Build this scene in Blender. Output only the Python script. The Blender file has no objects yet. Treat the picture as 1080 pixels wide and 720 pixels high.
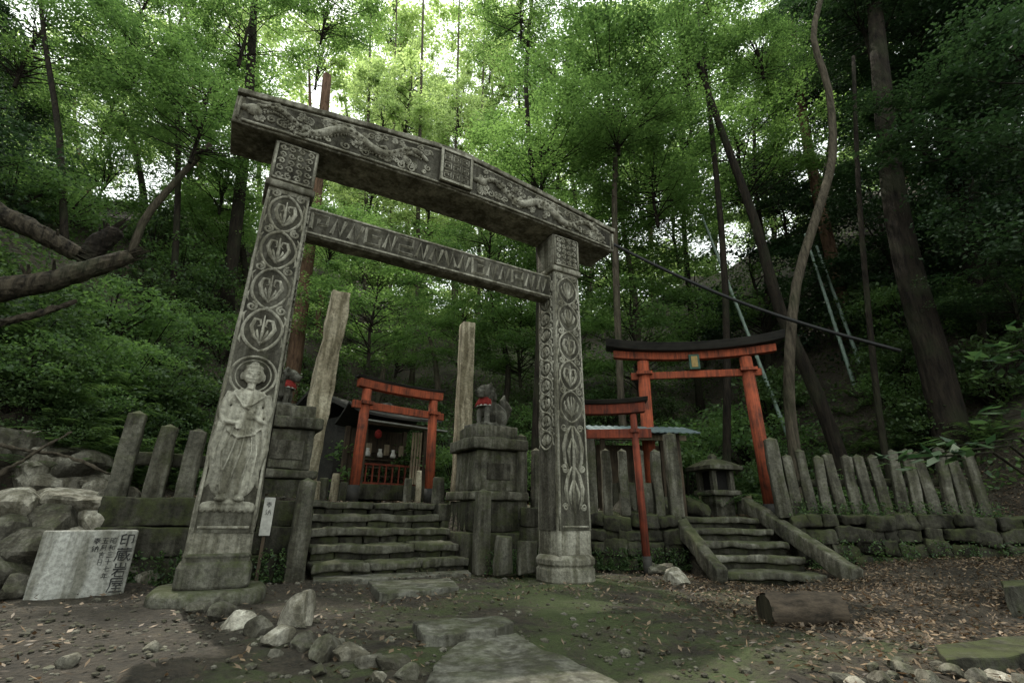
import bpy, bmesh, math, random
import numpy as np
from mathutils import Vector, Matrix, noise
random.seed(7); rng=np.random.default_rng(7)
SC=bpy.context.scene; C=SC.collection
R=math.radians; PI=math.pi
# ---------------- camera model
CAMZ=.65; TH=R(19.8); RO=R(.6); F=510.; ct,st=math.cos(TH),math.sin(TH)
def ray(px,py):
    dx=px-540; up=360-py
    a=dx*math.cos(RO)-up*math.sin(RO); b=dx*math.sin(RO)+up*math.cos(RO)
    return Vector((a,F*ct-b*st,F*st+b*ct))
def at(px,py,Y):
    r=ray(px,py); k=Y/r.y; return Vector((r.x*k,Y,CAMZ+r.z*k))
def gp(px,py,z=0.):
    r=ray(px,py); k=(z-CAMZ)/r.z; return Vector((r.x*k,r.y*k,z))
GA=math.atan2(.497,.868); GC=Vector((-.877,5.18,0)); GU=Vector((.868,.497,0)); GV=Vector((-.497,.868,0))
def G(u,v,z=0.): p=GC+GU*u+GV*v; return Vector((p.x,p.y,z))
def onv(px,py,v):
    r=ray(px,py); k=((GC+GV*v)-Vector((0,0,0))).dot(GV)/Vector((r.x,r.y,0)).dot(GV); return Vector((r.x*k,r.y*k,CAMZ+r.z*k))
def proj(p):
    x,y,z=p[0],p[1],p[2]-CAMZ
    d=y*ct+z*st; u=-y*st+z*ct
    a=x/d*F; b=u/d*F
    return 540+a*math.cos(RO)+b*math.sin(RO), 360-(-a*math.sin(RO)+b*math.cos(RO))
def ordn(i):
    return "%d%s"%(i,{1:'st',2:'nd',3:'rd'}.get(i if i<20 else i%10,'th'))
# ---------------- terrain
WX=[-9,-4.2,-3.75,-.5,.4,2.3,2.35,3.62,3.67,6.2,9,20]; WY=[4.2,5.5,4.68,6.49,6.85,7.0,7.7,7.7,6.85,6.3,5.7,4]
def sst(a,b,x): t=np.clip((x-a)/(b-a),0,1); return t*t*(3-2*t)
def Hn(x,y):
    x=np.asarray(x,float); y=np.asarray(y,float)
    wy=np.interp(x,WX,WY)
    terr=sst(.08,.22,y-wy)
    u=(x-GC.x)*.868+(y-GC.y)*.497; v=-(x-GC.x)*.497+(y-GC.y)*.868
    g=.1*np.maximum(0,x-3)*sst(2,5,y)+.025*np.sin(x*2.1+1)*np.sin(y*1.7)+.012*np.sin(x*6.3+y*2)*np.sin(y*5.1-x)
    g=g-.04*sst(-1,1.5,x)+.8*np.exp(-((x+4.25)**2/.3+(y-4.85)**2/.32))
    T=np.interp(x,[0,2],[.8,.66])+.02*np.sin(x*3+y*4)
    z=g*(1-terr)+np.maximum(T,g)*terr
    m1=(u>-.93)&(u<1.03)&(v<2.45)&(v>-.2)&(terr>0)
    z=np.where(m1,np.clip((v-.93)/1.45*.8,0,.8)-.12,z)
    m2=(x>2.36)&(x<3.6)&(y<7.75)&(y>6.0)
    z=np.where(m2,np.clip((y-6.0)/1.6*.66,0,.66)-.12,z)
    rough=.25*np.sin(x*1.3+y*.7)*np.sin(y*1.1-x*.4)
    hl=np.maximum(0,-x-4.5+.12*(4-y)*(y<4))*.95
    hl=np.where(hl>7,7+(hl-7)*.25,hl)
    hb=.62*np.maximum(0,y-11.2+.25*x*(x>0))
    hr=.75*np.maximum(0,x-6.6)*sst(3,8,y)
    h=np.maximum(hl,0)+hb+hr
    h=np.where(h>13,13+(h-13)*.2,h)
    return z+h+rough*np.clip(h,0,1)
def H(x,y): return float(Hn(x,y))
def hit(px,py,y0=2.2,y1=40):
    """where the sight line through a photo point meets the ground"""
    r=ray(px,py); ys_=np.linspace(y0,y1,1600); xs_=r.x/r.y*ys_; zs_=CAMZ+r.z/r.y*ys_
    h=Hn(xs_,ys_); k=np.argmax(zs_<=h)
    return Vector((float(xs_[k]),float(ys_[k]),float(h[k])))
# ---------------- mesh helpers
class MB:
    def __init__(s): s.v=[]; s.f=[]
    def add(s,vs,fs,M=None):
        o=len(s.v)
        s.v+=[tuple(M@Vector(v)) for v in vs] if M is not None else [tuple(v) for v in vs]
        s.f+=[tuple(i+o for i in f) for f in fs]; return s
    def box(s,c,d,rz=0,top=1.,M=None):
        x,y,z=d[0]/2,d[1]/2,d[2]/2
        vs=[]
        for k,t in ((-1,1.),(1,top)):
            for a,b in ((-1,-1),(1,-1),(1,1),(-1,1)): vs.append((a*x*t,b*y*t,k*z))
        MM=Matrix.Translation(c)@Matrix.Rotation(rz,4,'Z')
        if M is not None: MM=M@MM
        return s.add(vs,[(3,2,1,0),(4,5,6,7),(0,1,5,4),(1,2,6,5),(2,3,7,6),(3,0,4,7)],MM)
    def tube(s,pts,rads,n=8,cap=True):
        pts=[Vector(p) for p in pts]; m=len(pts)
        if not hasattr(rads,'__len__'): rads=[rads]*m
        vs=[];fs=[]; ref=None
        for i,p in enumerate(pts):
            t=(pts[min(i+1,m-1)]-pts[max(i-1,0)])
            if t.length<1e-9: t=Vector((0,0,1))
            t.normalize()
            if ref is None: ref=Vector((0,1,0)) if abs(t.y)<.8 else Vector((1,0,0))
            a=ref-t*ref.dot(t)
            if a.length<1e-6: a=t.orthogonal()
            a.normalize(); ref=a; b=t.cross(a)
            for k in range(n):
                w=2*PI*k/n; vs.append(p+(a*math.cos(w)+b*math.sin(w))*rads[i])
        for i in range(m-1):
            for k in range(n): fs.append((i*n+k,i*n+(k+1)%n,(i+1)*n+(k+1)%n,(i+1)*n+k))
        if cap: fs.append(tuple(range(n-1,-1,-1))); fs.append(tuple((m-1)*n+k for k in range(n)))
        return s.add(vs,fs)
    def lathe(s,prof,n=16,c=(0,0,0),rot=0,sq=None,M=None):
        vs=[];fs=[]
        for r,z in prof:
            for k in range(n):
                w=2*PI*k/n+rot; x,y=math.cos(w),math.sin(w)
                if sq:
                    q=(abs(x)**sq+abs(y)**sq)**(1/sq); x/=q;y/=q
                vs.append((c[0]+x*r,c[1]+y*r,c[2]+z))
        m=len(prof)
        for i in range(m-1):
            for k in range(n): fs.append((i*n+k,i*n+(k+1)%n,(i+1)*n+(k+1)%n,(i+1)*n+k))
        fs.append(tuple(range(n-1,-1,-1))); fs.append(tuple((m-1)*n+k for k in range(n)))
        return s.add(vs,fs,M)
    def ell(s,c,r,n=12,m=8,M=None):
        vs=[];fs=[]
        for i in range(m+1):
            ph=PI*i/m
            for k in range(n):
                w=2*PI*k/n; vs.append((c[0]+r[0]*math.sin(ph)*math.cos(w),c[1]+r[1]*math.sin(ph)*math.sin(w),c[2]-r[2]*math.cos(ph)))
        for i in range(m):
            for k in range(n): fs.append((i*n+k,i*n+(k+1)%n,(i+1)*n+(k+1)%n,(i+1)*n+k))
        return s.add(vs,fs,M)
    def rbox(s,c,d,rz=0,r=.015,amp=.007,res=.09,top=(1,1),M=None,seed=None):
        hs=[k/2 for k in d]; sd=random.uniform(0,90) if seed is None else seed
        ins=[max(h-r,h*.5) for h in hs]
        def lin(i):
            h,q=hs[i],ins[i]; n=max(1,min(26,int(2*h/res))); return [-h]+[-q+2*q*k/n for k in range(n+1)]+[h]
        L=[lin(0),lin(1),lin(2)]
        MM=Matrix.Translation(c)@Matrix.Rotation(rz,4,'Z')
        if M is not None: MM=M@MM
        for ax in range(3):
            a,b=[i for i in range(3) if i!=ax]
            for sg in (-1,1):
                vs=[];fs=[];na,nb=len(L[a]),len(L[b])
                for i in range(na):
                    for j in range(nb):
                        p=[0,0,0]; p[ax]=sg*hs[ax]; p[a]=L[a][i]; p[b]=L[b][j]
                        q=Vector([max(-ins[k],min(ins[k],p[k])) for k in range(3)]); dv=Vector(p)-q
                        if dv.length>1e-7: p=q+dv.normalized()*min(dv.length,r)
                        p=Vector(p); t=(p.z+hs[2])/(2*hs[2])
                        p.x*=1+(top[0]-1)*t; p.y*=1+(top[1]-1)*t
                        if amp:
                            w=p+Vector((sd,sd*.7,sd*.3))
                            p=p+noise.noise_vector(w*3.1)*amp*1.3+noise.noise_vector(w*13)*amp*.7
                        vs.append(p)
                for i in range(na-1):
                    for j in range(nb-1): fs.append((i*nb+j,(i+1)*nb+j,(i+1)*nb+j+1,i*nb+j+1))
                s.add(vs,fs,MM)
        return s
    def rbar(s,p0,p1,w,h,**k):
        p0,p1=Vector(p0),Vector(p1); d=p1-p0; x=d.normalized(); y=Vector((0,0,1)).cross(x)
        if y.length<1e-4: y=Vector((0,1,0))
        y.normalize(); z=x.cross(y)
        M=Matrix.Translation((p0+p1)/2)@Matrix((x,y,z)).transposed().to_4x4()
        return s.rbox((0,0,0),(d.length,w,h),M=M,**k)
    def build(s,name,mat,parent=None,loc=None,rz=0,smooth=False,clean=True,label=None,cat=None,group=None,kind=None,bevel=0):
        if parent is None and loc is None:
            a=np.array(s.v); c=(float((a[:,0].min()+a[:,0].max())/2),float((a[:,1].min()+a[:,1].max())/2),float(a[:,2].min()))
            s.v=[(v[0]-c[0],v[1]-c[1],v[2]-c[2]) for v in s.v]; loc=c
        me=bpy.data.meshes.new(name); me.from_pydata(s.v,[],s.f)
        if clean:
            bm=bmesh.new(); bm.from_mesh(me); bmesh.ops.remove_doubles(bm,verts=bm.verts,dist=1e-5)
            bmesh.ops.recalc_face_normals(bm,faces=bm.faces); bm.to_mesh(me); bm.free()
        if smooth: me.polygons.foreach_set('use_smooth',[True]*len(me.polygons))
        me.materials.append(mat)
        o=bpy.data.objects.new(name,me); C.objects.link(o)
        if parent: o.parent=parent
        if loc is not None: o.location=loc
        o.rotation_euler=(0,0,rz)
        if bevel:
            b=o.modifiers.new('b','BEVEL'); b.width=bevel; b.segments=2; b.limit_method='ANGLE'
        tag(o,label,cat,group,kind); return o
def tag(o,label=None,cat=None,group=None,kind=None):
    if label: o['label']=label
    if cat: o['category']=cat
    if group: o['group']=group
    if kind: o['kind']=kind
def thing(name,loc,rz,label,cat,group=None):
    o=bpy.data.objects.new(name,None); C.objects.link(o); o.location=loc; o.rotation_euler=(0,0,rz); o.empty_display_size=.1
    tag(o,label,cat,group); return o
# ---------------- materials
def mk(name):
    m=bpy.data.materials.new(name); m.use_nodes=True; n=m.node_tree; n.nodes.clear(); return m,n
def nd(n,t,**k):
    o=n.nodes.new(t)
    for a,b in k.items(): setattr(o,a,b)
    return o
def ramp(n,fac,stops):
    r=n.nodes.new('ShaderNodeValToRGB'); n.links.new(fac,r.inputs[0]); e=r.color_ramp.elements
    while len(e)<len(stops): e.new(.5)
    for k,(p,c) in enumerate(stops): e[k].position=p; e[k].color=(c if len(c)==4 else (*c,1))
    return r
def coords(n,rnd=True,world=False):
    if world:
        return nd(n,'ShaderNodeNewGeometry').outputs['Position']
    tc=nd(n,'ShaderNodeTexCoord'); oi=nd(n,'ShaderNodeObjectInfo'); mu=nd(n,'ShaderNodeMath',operation='MULTIPLY'); mu.inputs[1].default_value=41.
    n.links.new(oi.outputs['Random'],mu.inputs[0]); va=nd(n,'ShaderNodeVectorMath',operation='ADD')
    n.links.new(tc.outputs['Object'],va.inputs[0]); n.links.new(mu.outputs[0],va.inputs[1]); return va.outputs[0]
def noi(n,v,s,d=6,r=.6,dist=0):
    o=nd(n,'ShaderNodeTexNoise'); o.inputs['Scale'].default_value=s; o.inputs['Detail'].default_value=d; o.inputs['Roughness'].default_value=r; o.inputs['Distortion'].default_value=dist
    n.links.new(v,o.inputs['Vector']); return o.outputs['Fac']
def mixc(n,f,a,b,mode='MIX'):
    o=nd(n,'ShaderNodeMix',data_type='RGBA',blend_type=mode)
    for s,v in ((0,f),(6,a),(7,b)):
        if isinstance(v,(int,float)): o.inputs[s].default_value=v
        elif isinstance(v,tuple): o.inputs[s].default_value=(*v,1) if len(v)==3 else v
        else: n.links.new(v,o.inputs[s])
    return o.outputs[2]
def mth(n,op,a,b=None):
    o=nd(n,'ShaderNodeMath',operation=op)
    for s,v in ((0,a),(1,b)):
        if v is None: continue
        if isinstance(v,(int,float)): o.inputs[s].default_value=v
        else: n.links.new(v,o.inputs[s])
    return o.outputs[0]
def finish(n,col,rough,h=None,bs=.4,bd=.02,spec=.3):
    p=nd(n,'ShaderNodeBsdfPrincipled'); out=nd(n,'ShaderNodeOutputMaterial')
    if isinstance(col,tuple): p.inputs['Base Color'].default_value=(*col,1)
    else: n.links.new(col,p.inputs['Base Color'])
    if isinstance(rough,(int,float)): p.inputs['Roughness'].default_value=rough
    else: n.links.new(rough,p.inputs['Roughness'])
    p.inputs['Specular IOR Level'].default_value=spec
    if h is not None:
        b=nd(n,'ShaderNodeBump'); b.inputs['Strength'].default_value=bs; b.inputs['Distance'].default_value=bd
        n.links.new(h,b.inputs['Height']); n.links.new(b.outputs[0],p.inputs['Normal'])
    n.links.new(p.outputs[0],out.inputs[0])
def stone(name,dark,mid,lite,moss=.3,sc=1.,bs=.6,mossc=(.046,.054,.02),world=False):
    m,n=mk(name); v=coords(n,world=world)
    a=noi(n,v,2.3*sc,8,.65,.4); r=ramp(n,a,[(.3,dark),(.5,mid),(.72,lite)])
    b=noi(n,v,28*sc,6,.7); rb=ramp(n,b,[(.35,(.4,.4,.4)),(.6,(1,1,1))])
    col=mixc(n,.8,r.outputs[0],rb.outputs[0],'MULTIPLY')
    l=noi(n,v,9*sc,5,.75); rl=ramp(n,l,[(.6,(0,0,0)),(.68,(1,1,1))]); col=mixc(n,mth(n,'MULTIPLY',rl.outputs[0],.5),col,tuple(min(1,k*1.35) for k in lite))
    mp=nd(n,'ShaderNodeMapping'); mp.inputs['Scale'].default_value=(7,7,.8); n.links.new(v,mp.inputs[0]); d=noi(n,mp.outputs[0],1.5,4,.6)
    rd=ramp(n,d,[(.42,(.33,.32,.27)),(.58,(1,1,1))]); col=mixc(n,.8,col,rd.outputs[0],'MULTIPLY')
    if moss>0:
        ge=nd(n,'ShaderNodeNewGeometry'); sx=nd(n,'ShaderNodeSeparateXYZ'); n.links.new(ge.outputs['Normal'],sx.inputs[0])
        mz=noi(n,v,4.5*sc,8,.75); up=mth(n,'MULTIPLY',sx.outputs[2],.12)
        mm=ramp(n,mth(n,'ADD',mz,up),[(.62-.25*moss,(0,0,0)),(.8-.25*moss,(1,1,1))]); col=mixc(n,mth(n,'MULTIPLY',mm.outputs[0],min(.85,.35+moss*.8)),col,mossc)
    hh=mth(n,'ADD',mth(n,'MULTIPLY',a,.8),mth(n,'ADD',mth(n,'MULTIPLY',b,.6),mth(n,'MULTIPLY',l,.5)))
    finish(n,col,.93,hh,bs,.03*1,.2); return m
M_gate=stone('gate_stone',(.115,.107,.084),(.262,.248,.2),(.42,.402,.335),.25)
M_gatedark=stone('gate_recess_shade',(.038,.035,.027),(.088,.082,.065),(.16,.152,.123),.25)  # darker gate stone: crevice shade and grime painted behind the carving
M_relief=stone('gate_relief_lit',(.185,.175,.14),(.35,.334,.275),(.5,.478,.4),.12)  # lighter gate stone: brightness of the raised carving painted into the colour
M_post=stone('post_stone',(.05,.048,.038),(.125,.119,.094),(.24,.23,.188),.5)
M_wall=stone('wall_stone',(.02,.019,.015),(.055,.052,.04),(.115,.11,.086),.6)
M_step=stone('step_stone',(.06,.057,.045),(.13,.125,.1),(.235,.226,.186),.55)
M_slab=stone('slab_stone',(.08,.077,.064),(.15,.145,.122),(.23,.223,.187),.3)
M_rock=stone('rock_dark',(.05,.046,.037),(.125,.116,.094),(.27,.255,.21),.25,1.6)
M_rockl=stone('rock_pale',(.15,.138,.11),(.34,.315,.258),(.55,.525,.45),.0,1.6)
M_sign=stone('marker_stone',(.3,.295,.265),(.42,.415,.38),(.5,.495,.46),.0,1.2,.2)
M_pale=stone('pale_pillar',(.22,.185,.125),(.4,.35,.25),(.54,.49,.37),.1)
M_statue=stone('statue_stone',(.06,.058,.05),(.14,.135,.115),(.27,.262,.225),.15,2.5)
def wood(name,c1,c2,sc=1,rough=.8,grain=(18,18,1.2)):
    m,n=mk(name); v=coords(n); mp=nd(n,'ShaderNodeMapping'); mp.inputs['Scale'].default_value=grain; n.links.new(v,mp.inputs[0])
    a=noi(n,mp.outputs[0],1.6*sc,6,.7); b=noi(n,v,3.5,6,.7); r=ramp(n,mth(n,'ADD',mth(n,'MULTIPLY',a,.6),mth(n,'MULTIPLY',b,.5)),[(.43,c1),(.65,c2)])
    finish(n,r.outputs[0],rough,a,.5,.012); return m
M_red=wood('vermilion_paint',(.06,.021,.013),(.33,.072,.03),1,.85)
M_redd=wood('old_vermilion',(.045,.014,.01),(.2,.042,.02),1,.85)
M_black=wood('dark_timber',(.012,.012,.011),(.04,.037,.032),1,.8,(1.2,12,12))
M_wood=wood('old_wood',(.02,.015,.01),(.08,.057,.036))
M_woodl=wood('pale_wood',(.12,.09,.058),(.3,.25,.17))
M_log=wood('log_bark',(.018,.014,.01),(.085,.064,.045),1.5,.95,(3,14,14))
def bark(name,c1,c2,moss=.4):
    m,n=mk(name); v=coords(n,world=True); mp=nd(n,'ShaderNodeMapping'); mp.inputs['Scale'].default_value=(14,14,2.2); n.links.new(v,mp.inputs[0])
    a=noi(n,mp.outputs[0],1.3,7,.7,.5); b=noi(n,v,1.3,5,.6); r=ramp(n,a,[(.35,c1),(.65,c2)])
    rm=ramp(n,b,[(.5,(0,0,0)),(.62,(1,1,1))]); col=mixc(n,mth(n,'MULTIPLY',rm.outputs[0],moss),r.outputs[0],(.03,.04,.018))
    finish(n,col,.95,a,.9,.05,.15); return m
M_bark=bark('bark_dark',(.006,.005,.004),(.028,.022,.016),.3)
M_barkg=bark('bark_grey',(.028,.023,.017),(.105,.088,.064),.35)
M_barkr=bark('bark_red',(.04,.023,.015),(.15,.09,.058),.1)
M_barkd=bark('bark_dead',(.008,.007,.006),(.085,.07,.05),.5)
def flat(name,c,rough=.7,spec=.3):
    m,n=mk(name); v=coords(n); a=noi(n,v,9,6,.7); r=ramp(n,a,[(.3,tuple(k*.6 for k in c)),(.7,tuple(min(1,k*1.25) for k in c))]); finish(n,r.outputs[0],rough,a,.3,.01,spec); return m
M_cloth=flat('red_cloth',(.22,.022,.018),.9); M_white=flat('white_cloth',(.5,.49,.45),.9); M_ink=flat('black_ink',(.035,.035,.035),.9)
M_dark=flat('dark_inside',(.01,.009,.008),.9); M_roofb=flat('blue_metal_roof',(.1,.135,.14),.6,.4); M_roof=flat('grey_roof_sheet',(.2,.21,.19),.6)
M_gold=flat('old_brass',(.3,.2,.06),.5); M_cable=flat('cable_black',(.012,.012,.012),.6); M_bamb=flat('bamboo_pale',(.18,.24,.2),.5,.5); M_green=flat('green_plate',(.03,.08,.055),.6)
def leafm(name,dark,lite,trans=.45,tcol=(1.,1.,.5)):
    m,n=mk(name); at_=nd(n,'ShaderNodeAttribute',attribute_name='tone'); oi=nd(n,'ShaderNodeObjectInfo')
    f=mth(n,'ADD',mth(n,'MULTIPLY',at_.outputs['Fac'],.8),mth(n,'MULTIPLY',oi.outputs['Random'],.25))
    r=ramp(n,f,[(.1,dark),(.95,lite)])
    d=nd(n,'ShaderNodeBsdfPrincipled'); d.inputs['Roughness'].default_value=.5; d.inputs['Specular IOR Level'].default_value=.35; n.links.new(r.outputs[0],d.inputs['Base Color'])
    t=nd(n,'ShaderNodeBsdfTranslucent'); tc=mixc(n,1.,r.outputs[0],tuple(k*2.2 for k in tcol),'MULTIPLY'); n.links.new(tc,t.inputs[0])
    mx=nd(n,'ShaderNodeMixShader'); mx.inputs[0].default_value=trans; n.links.new(d.outputs[0],mx.inputs[1]); n.links.new(t.outputs[0],mx.inputs[2])
    o=nd(n,'ShaderNodeOutputMaterial'); n.links.new(mx.outputs[0],o.inputs[0]); return m
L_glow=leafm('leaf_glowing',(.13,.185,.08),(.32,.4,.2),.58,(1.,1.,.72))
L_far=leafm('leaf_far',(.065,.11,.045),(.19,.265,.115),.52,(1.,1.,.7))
L_mid=leafm('leaf_maple',(.036,.074,.028),(.14,.23,.082),.47,(1.,1.,.68))
L_dark=leafm('leaf_shaded',(.010,.025,.012),(.042,.076,.032),.28,(.95,1.,.72))  # dark leaf tone paints in the shade, mainly on the right-hand trees
L_under=leafm('leaf_under',(.02,.042,.017),(.09,.145,.052),.38,(1.,1.,.68))
L_lit=leafm('leaf_litter',(.035,.024,.015),(.24,.17,.108),.1,(1,.8,.6))
# ---------------- leaf clouds
def leafmesh(name,P,N,L,W,tone,mat):
    n=len(P); A=rng.normal(size=(n,3)); A-=N*(A*N).sum(1,keepdims=True); A/=np.linalg.norm(A,axis=1,keepdims=True)+1e-9
    B=np.cross(N,A); V=np.empty((n,4,3)); l=(L/2)[:,None]; w=(W/2)[:,None]
    V[:,0]=P-A*l; V[:,1]=P+B*w-A*l*.1; V[:,2]=P+A*l; V[:,3]=P-B*w-A*l*.1
    me=bpy.data.meshes.new(name); me.vertices.add(n*4); me.vertices.foreach_set('co',V.ravel())
    me.loops.add(n*4); me.loops.foreach_set('vertex_index',np.arange(n*4,dtype=np.int32))
    me.polygons.add(n); me.polygons.foreach_set('loop_start',np.arange(n,dtype=np.int32)*4)
    me.update(calc_edges=True); me.validate()
    at_=me.attributes.new('tone','FLOAT','FACE'); at_.data.foreach_set('value',tone.astype(np.float32)); me.materials.append(mat); return me
def cloud(name,cen,rad,nper,size,mat,spread=.6,seed=0):
    cen=np.array(cen,float); rad=np.array(rad,float); k=len(cen); idx=np.repeat(np.arange(k),nper); n=len(idx)
    d=rng.normal(size=(n,3)); d/=np.linalg.norm(d,axis=1,keepdims=True); rr=rng.random(n)**.45
    P=cen[idx]+d*rr[:,None]*rad[idx]*(1+.25*rng.normal(size=(n,1))); P[:,2]-=.12*(((P-cen[idx])[:,:2]/rad[idx][:,:2])**2).sum(1)*rad[idx][:,0]
    N=rng.normal(size=(n,3))*spread; N[:,2]+=1; N/=np.linalg.norm(N,axis=1,keepdims=True)
    L=size*(.7+.6*rng.random(n)); ct_=rng.random(k)
    return leafmesh(name,P,N,L,L*.6,np.clip(ct_[idx]*.5+rng.random(n)*.5,0,1),mat)
def crownproto(name,mat,kind,seed,nc=38,nper=300,size=.1):
    r=random.Random(seed); cen=[];rad=[]
    for i in range(nc):
        a=r.uniform(0,2*PI); z=r.uniform(-.85,.9)
        q=math.sqrt(max(0,1-z*z))*r.uniform(.35,1.1)
        if kind=='maple': cen.append((q*math.cos(a)*2.7,q*math.sin(a)*2.7,z*1.9)); rad.append((r.uniform(.45,1.05),r.uniform(.45,1.05),r.uniform(.1,.22)))
        elif kind=='ever': cen.append((q*math.cos(a)*2.4,q*math.sin(a)*2.4,z*2.3)); s=r.uniform(.35,.85); rad.append((s,s,s*.5))
        else: cen.append((q*math.cos(a)*.8,q*math.sin(a)*.8,.55+z*.5)); rad.append((.35,.35,.14))
    me=cloud(name,cen,rad,nper,size,mat,.45 if kind=='maple' else .7)
    b=MB()
    if kind=='shrub':
        for i,c in enumerate(cen):
            s=Vector((0,0,-.2)); c=Vector(c); m=s.lerp(c,.5)+Vector((0,0,.1)); b.tube([s,m,c],[.025,.012,.005],5,False)
    else:
        b.tube([(0,0,-2.4),(.08,.05,-.8),(-.05,.02,.8),(.05,0,1.9)],[.06,.05,.035,.012],6,False)
        for i,c in enumerate(cen):
            c=Vector(c); q=c.to_2d().length; s=Vector((0,0,max(-2.2,c.z-.25-.35*q))); m=s.lerp(c,.5)+Vector((r.uniform(-.12,.12),r.uniform(-.12,.12),-.05+.12*r.random()))
            b.tube([s,s.lerp(m,.5)+Vector((0,0,.05)),m,c],[.026,.02,.014,.005],4,False)
    bm_=bpy.data.meshes.new(name+'_branches'); bm_.from_pydata(b.v,[],b.f); bm_.materials.append(M_bark)
    return me,bm_
PR={'maple':[crownproto('crown',L_mid,'maple',i,46,280,.095) for i in range(3)],
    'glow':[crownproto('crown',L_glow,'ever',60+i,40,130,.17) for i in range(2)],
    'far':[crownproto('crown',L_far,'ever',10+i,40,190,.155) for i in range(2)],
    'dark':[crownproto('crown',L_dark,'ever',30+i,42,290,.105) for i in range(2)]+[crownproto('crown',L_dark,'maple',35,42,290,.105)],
    'shrub':[crownproto('foliage',L_under,'shrub',40+i,22,120,.075) for i in range(3)],
    'shrubb':[crownproto('foliage',L_mid,'shrub',50+i,24,130,.07) for i in range(2)]}
def addcrown(root,c,kind,s,zs=1.):
    me,br=random.choice(PR[kind]); rz=random.uniform(0,6.28)
    for nm,mm in (('crown',me),('branches',br)):
        o=bpy.data.objects.new(nm,mm); C.objects.link(o); o.parent=root; o.location=c-root.location; o.rotation_euler=(0,0,rz); o.scale=(s,s,s*zs)
def tree(name,pts,rads,crowns,label,group,mat=None,n=10):
    base=pts[0]; root=thing(name,base,0,label,'tree',group)
    P=[];Q=[]
    for i in range(len(pts)-1):
        k=3
        p0,p1,p2,p3=pts[max(i-1,0)],pts[i],pts[i+1],pts[min(i+2,len(pts)-1)]
        for j in range(k):
            t=j/k; P.append(.5*((2*p1)+(p2-p0)*t+(2*p0-5*p1+4*p2-p3)*t*t+(3*p1-p0-3*p2+p3)*t**3)); Q.append(rads[i]*(1-t)+rads[i+1]*t)
    P.append(pts[-1]); Q.append(rads[-1]); Q[0]*=1.35
    b=MB().tube([p-base for p in P],Q,n)
    b.build('trunk',mat or M_bark,root,smooth=True,clean=False)
    for c,kind,s,zs in crowns: addcrown(root,c,kind,s,zs)
    return root
def ptree(name,pix,Y,rads,crowns,label,group=None,mat=None):
    Ys=Y if hasattr(Y,'__len__') else [Y]*len(pix)
    pts=[at(x,y,d) for (x,y),d in zip(pix,Ys)]
    f=pts[0]; h=H(f.x,f.y)
    f0=Vector((f.x,f.y,h-.1))
    if f.z>h+.3: pts=[f0]+pts; rads=[rads[0]*1.1]+list(rads)
    else: pts[0]=f0
    return tree(name,pts,list(rads),[(at(x,y,d),k,s,zs) for x,y,d,k,s,zs in crowns],label,group,mat)

# ================= SETTING
xs=np.concatenate([np.linspace(-90,-14,16),np.linspace(-13.5,-6,22),np.arange(-5.9,7.6,.075),np.linspace(7.8,14,22),np.linspace(15,90,16)])
ys=np.concatenate([np.linspace(-40,0,10),np.arange(.6,1.8,.2),np.arange(1.9,9.6,.075),np.linspace(9.8,20,34),np.linspace(21.5,110,26)])
X,Y=np.meshgrid(xs,ys); Z=Hn(X,Y)
ny,nx=X.shape; V=np.stack([X,Y,Z],-1).reshape(-1,3)
V[:,2]+=np.where((np.abs(V[:,0])<8)&(V[:,1]<10),[.022*noise.noise(Vector((v[0]*5,v[1]*5,0)))+.014*noise.noise(Vector((v[0]*13,v[1]*13,4))) for v in V],0)
ii=np.arange(ny*nx).reshape(ny,nx); Fq=np.stack([ii[:-1,:-1],ii[:-1,1:],ii[1:,1:],ii[1:,:-1]],-1).reshape(-1,4)
me=bpy.data.meshes.new('ground'); me.from_pydata(V.tolist(),[],Fq.tolist()); me.polygons.foreach_set('use_smooth',[True]*len(me.polygons))
m,n=mk('forest_floor'); v=coords(n,world=True)
a=noi(n,v,1.6,8,.7); b=noi(n,v,22,7,.75); r1=ramp(n,a,[(.3,(.02,.016,.011)),(.55,(.05,.041,.029)),(.75,(.098,.084,.06))]); r2=ramp(n,b,[(.35,(.3,.3,.28)),(.65,(1.3,1.25,1.2))])
col=mixc(n,.85,r1.outputs[0],r2.outputs[0],'MULTIPLY')
sx=nd(n,'ShaderNodeSeparateXYZ'); n.links.new(v,sx.inputs[0])
g=noi(n,v,1.5,8,.78,.6); dx_=mth(n,'ABSOLUTE',mth(n,'SUBTRACT',sx.outputs[0],.5)); near=mth(n,'MULTIPLY',mth(n,'SUBTRACT',1.8,dx_),.085)
rg=ramp(n,mth(n,'ADD',g,near),[(.52,(0,0,0)),(.66,(1,1,1))]); col=mixc(n,mth(n,'MULTIPLY',rg.outputs[0],.85),col,(.048,.066,.018))
vo=nd(n,'ShaderNodeTexVoronoi'); vo.inputs['Scale'].default_value=35; n.links.new(v,vo.inputs['Vector'])
finish(n,col,.8,mth(n,'ADD',b,mth(n,'MULTIPLY',vo.outputs['Distance'],.6)),.9,.04,.35)
me.materials.append(m); o=bpy.data.objects.new('ground',me); C.objects.link(o); tag(o,'dark leaf strewn forest floor rising into wooded slopes','ground',kind='structure')

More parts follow.
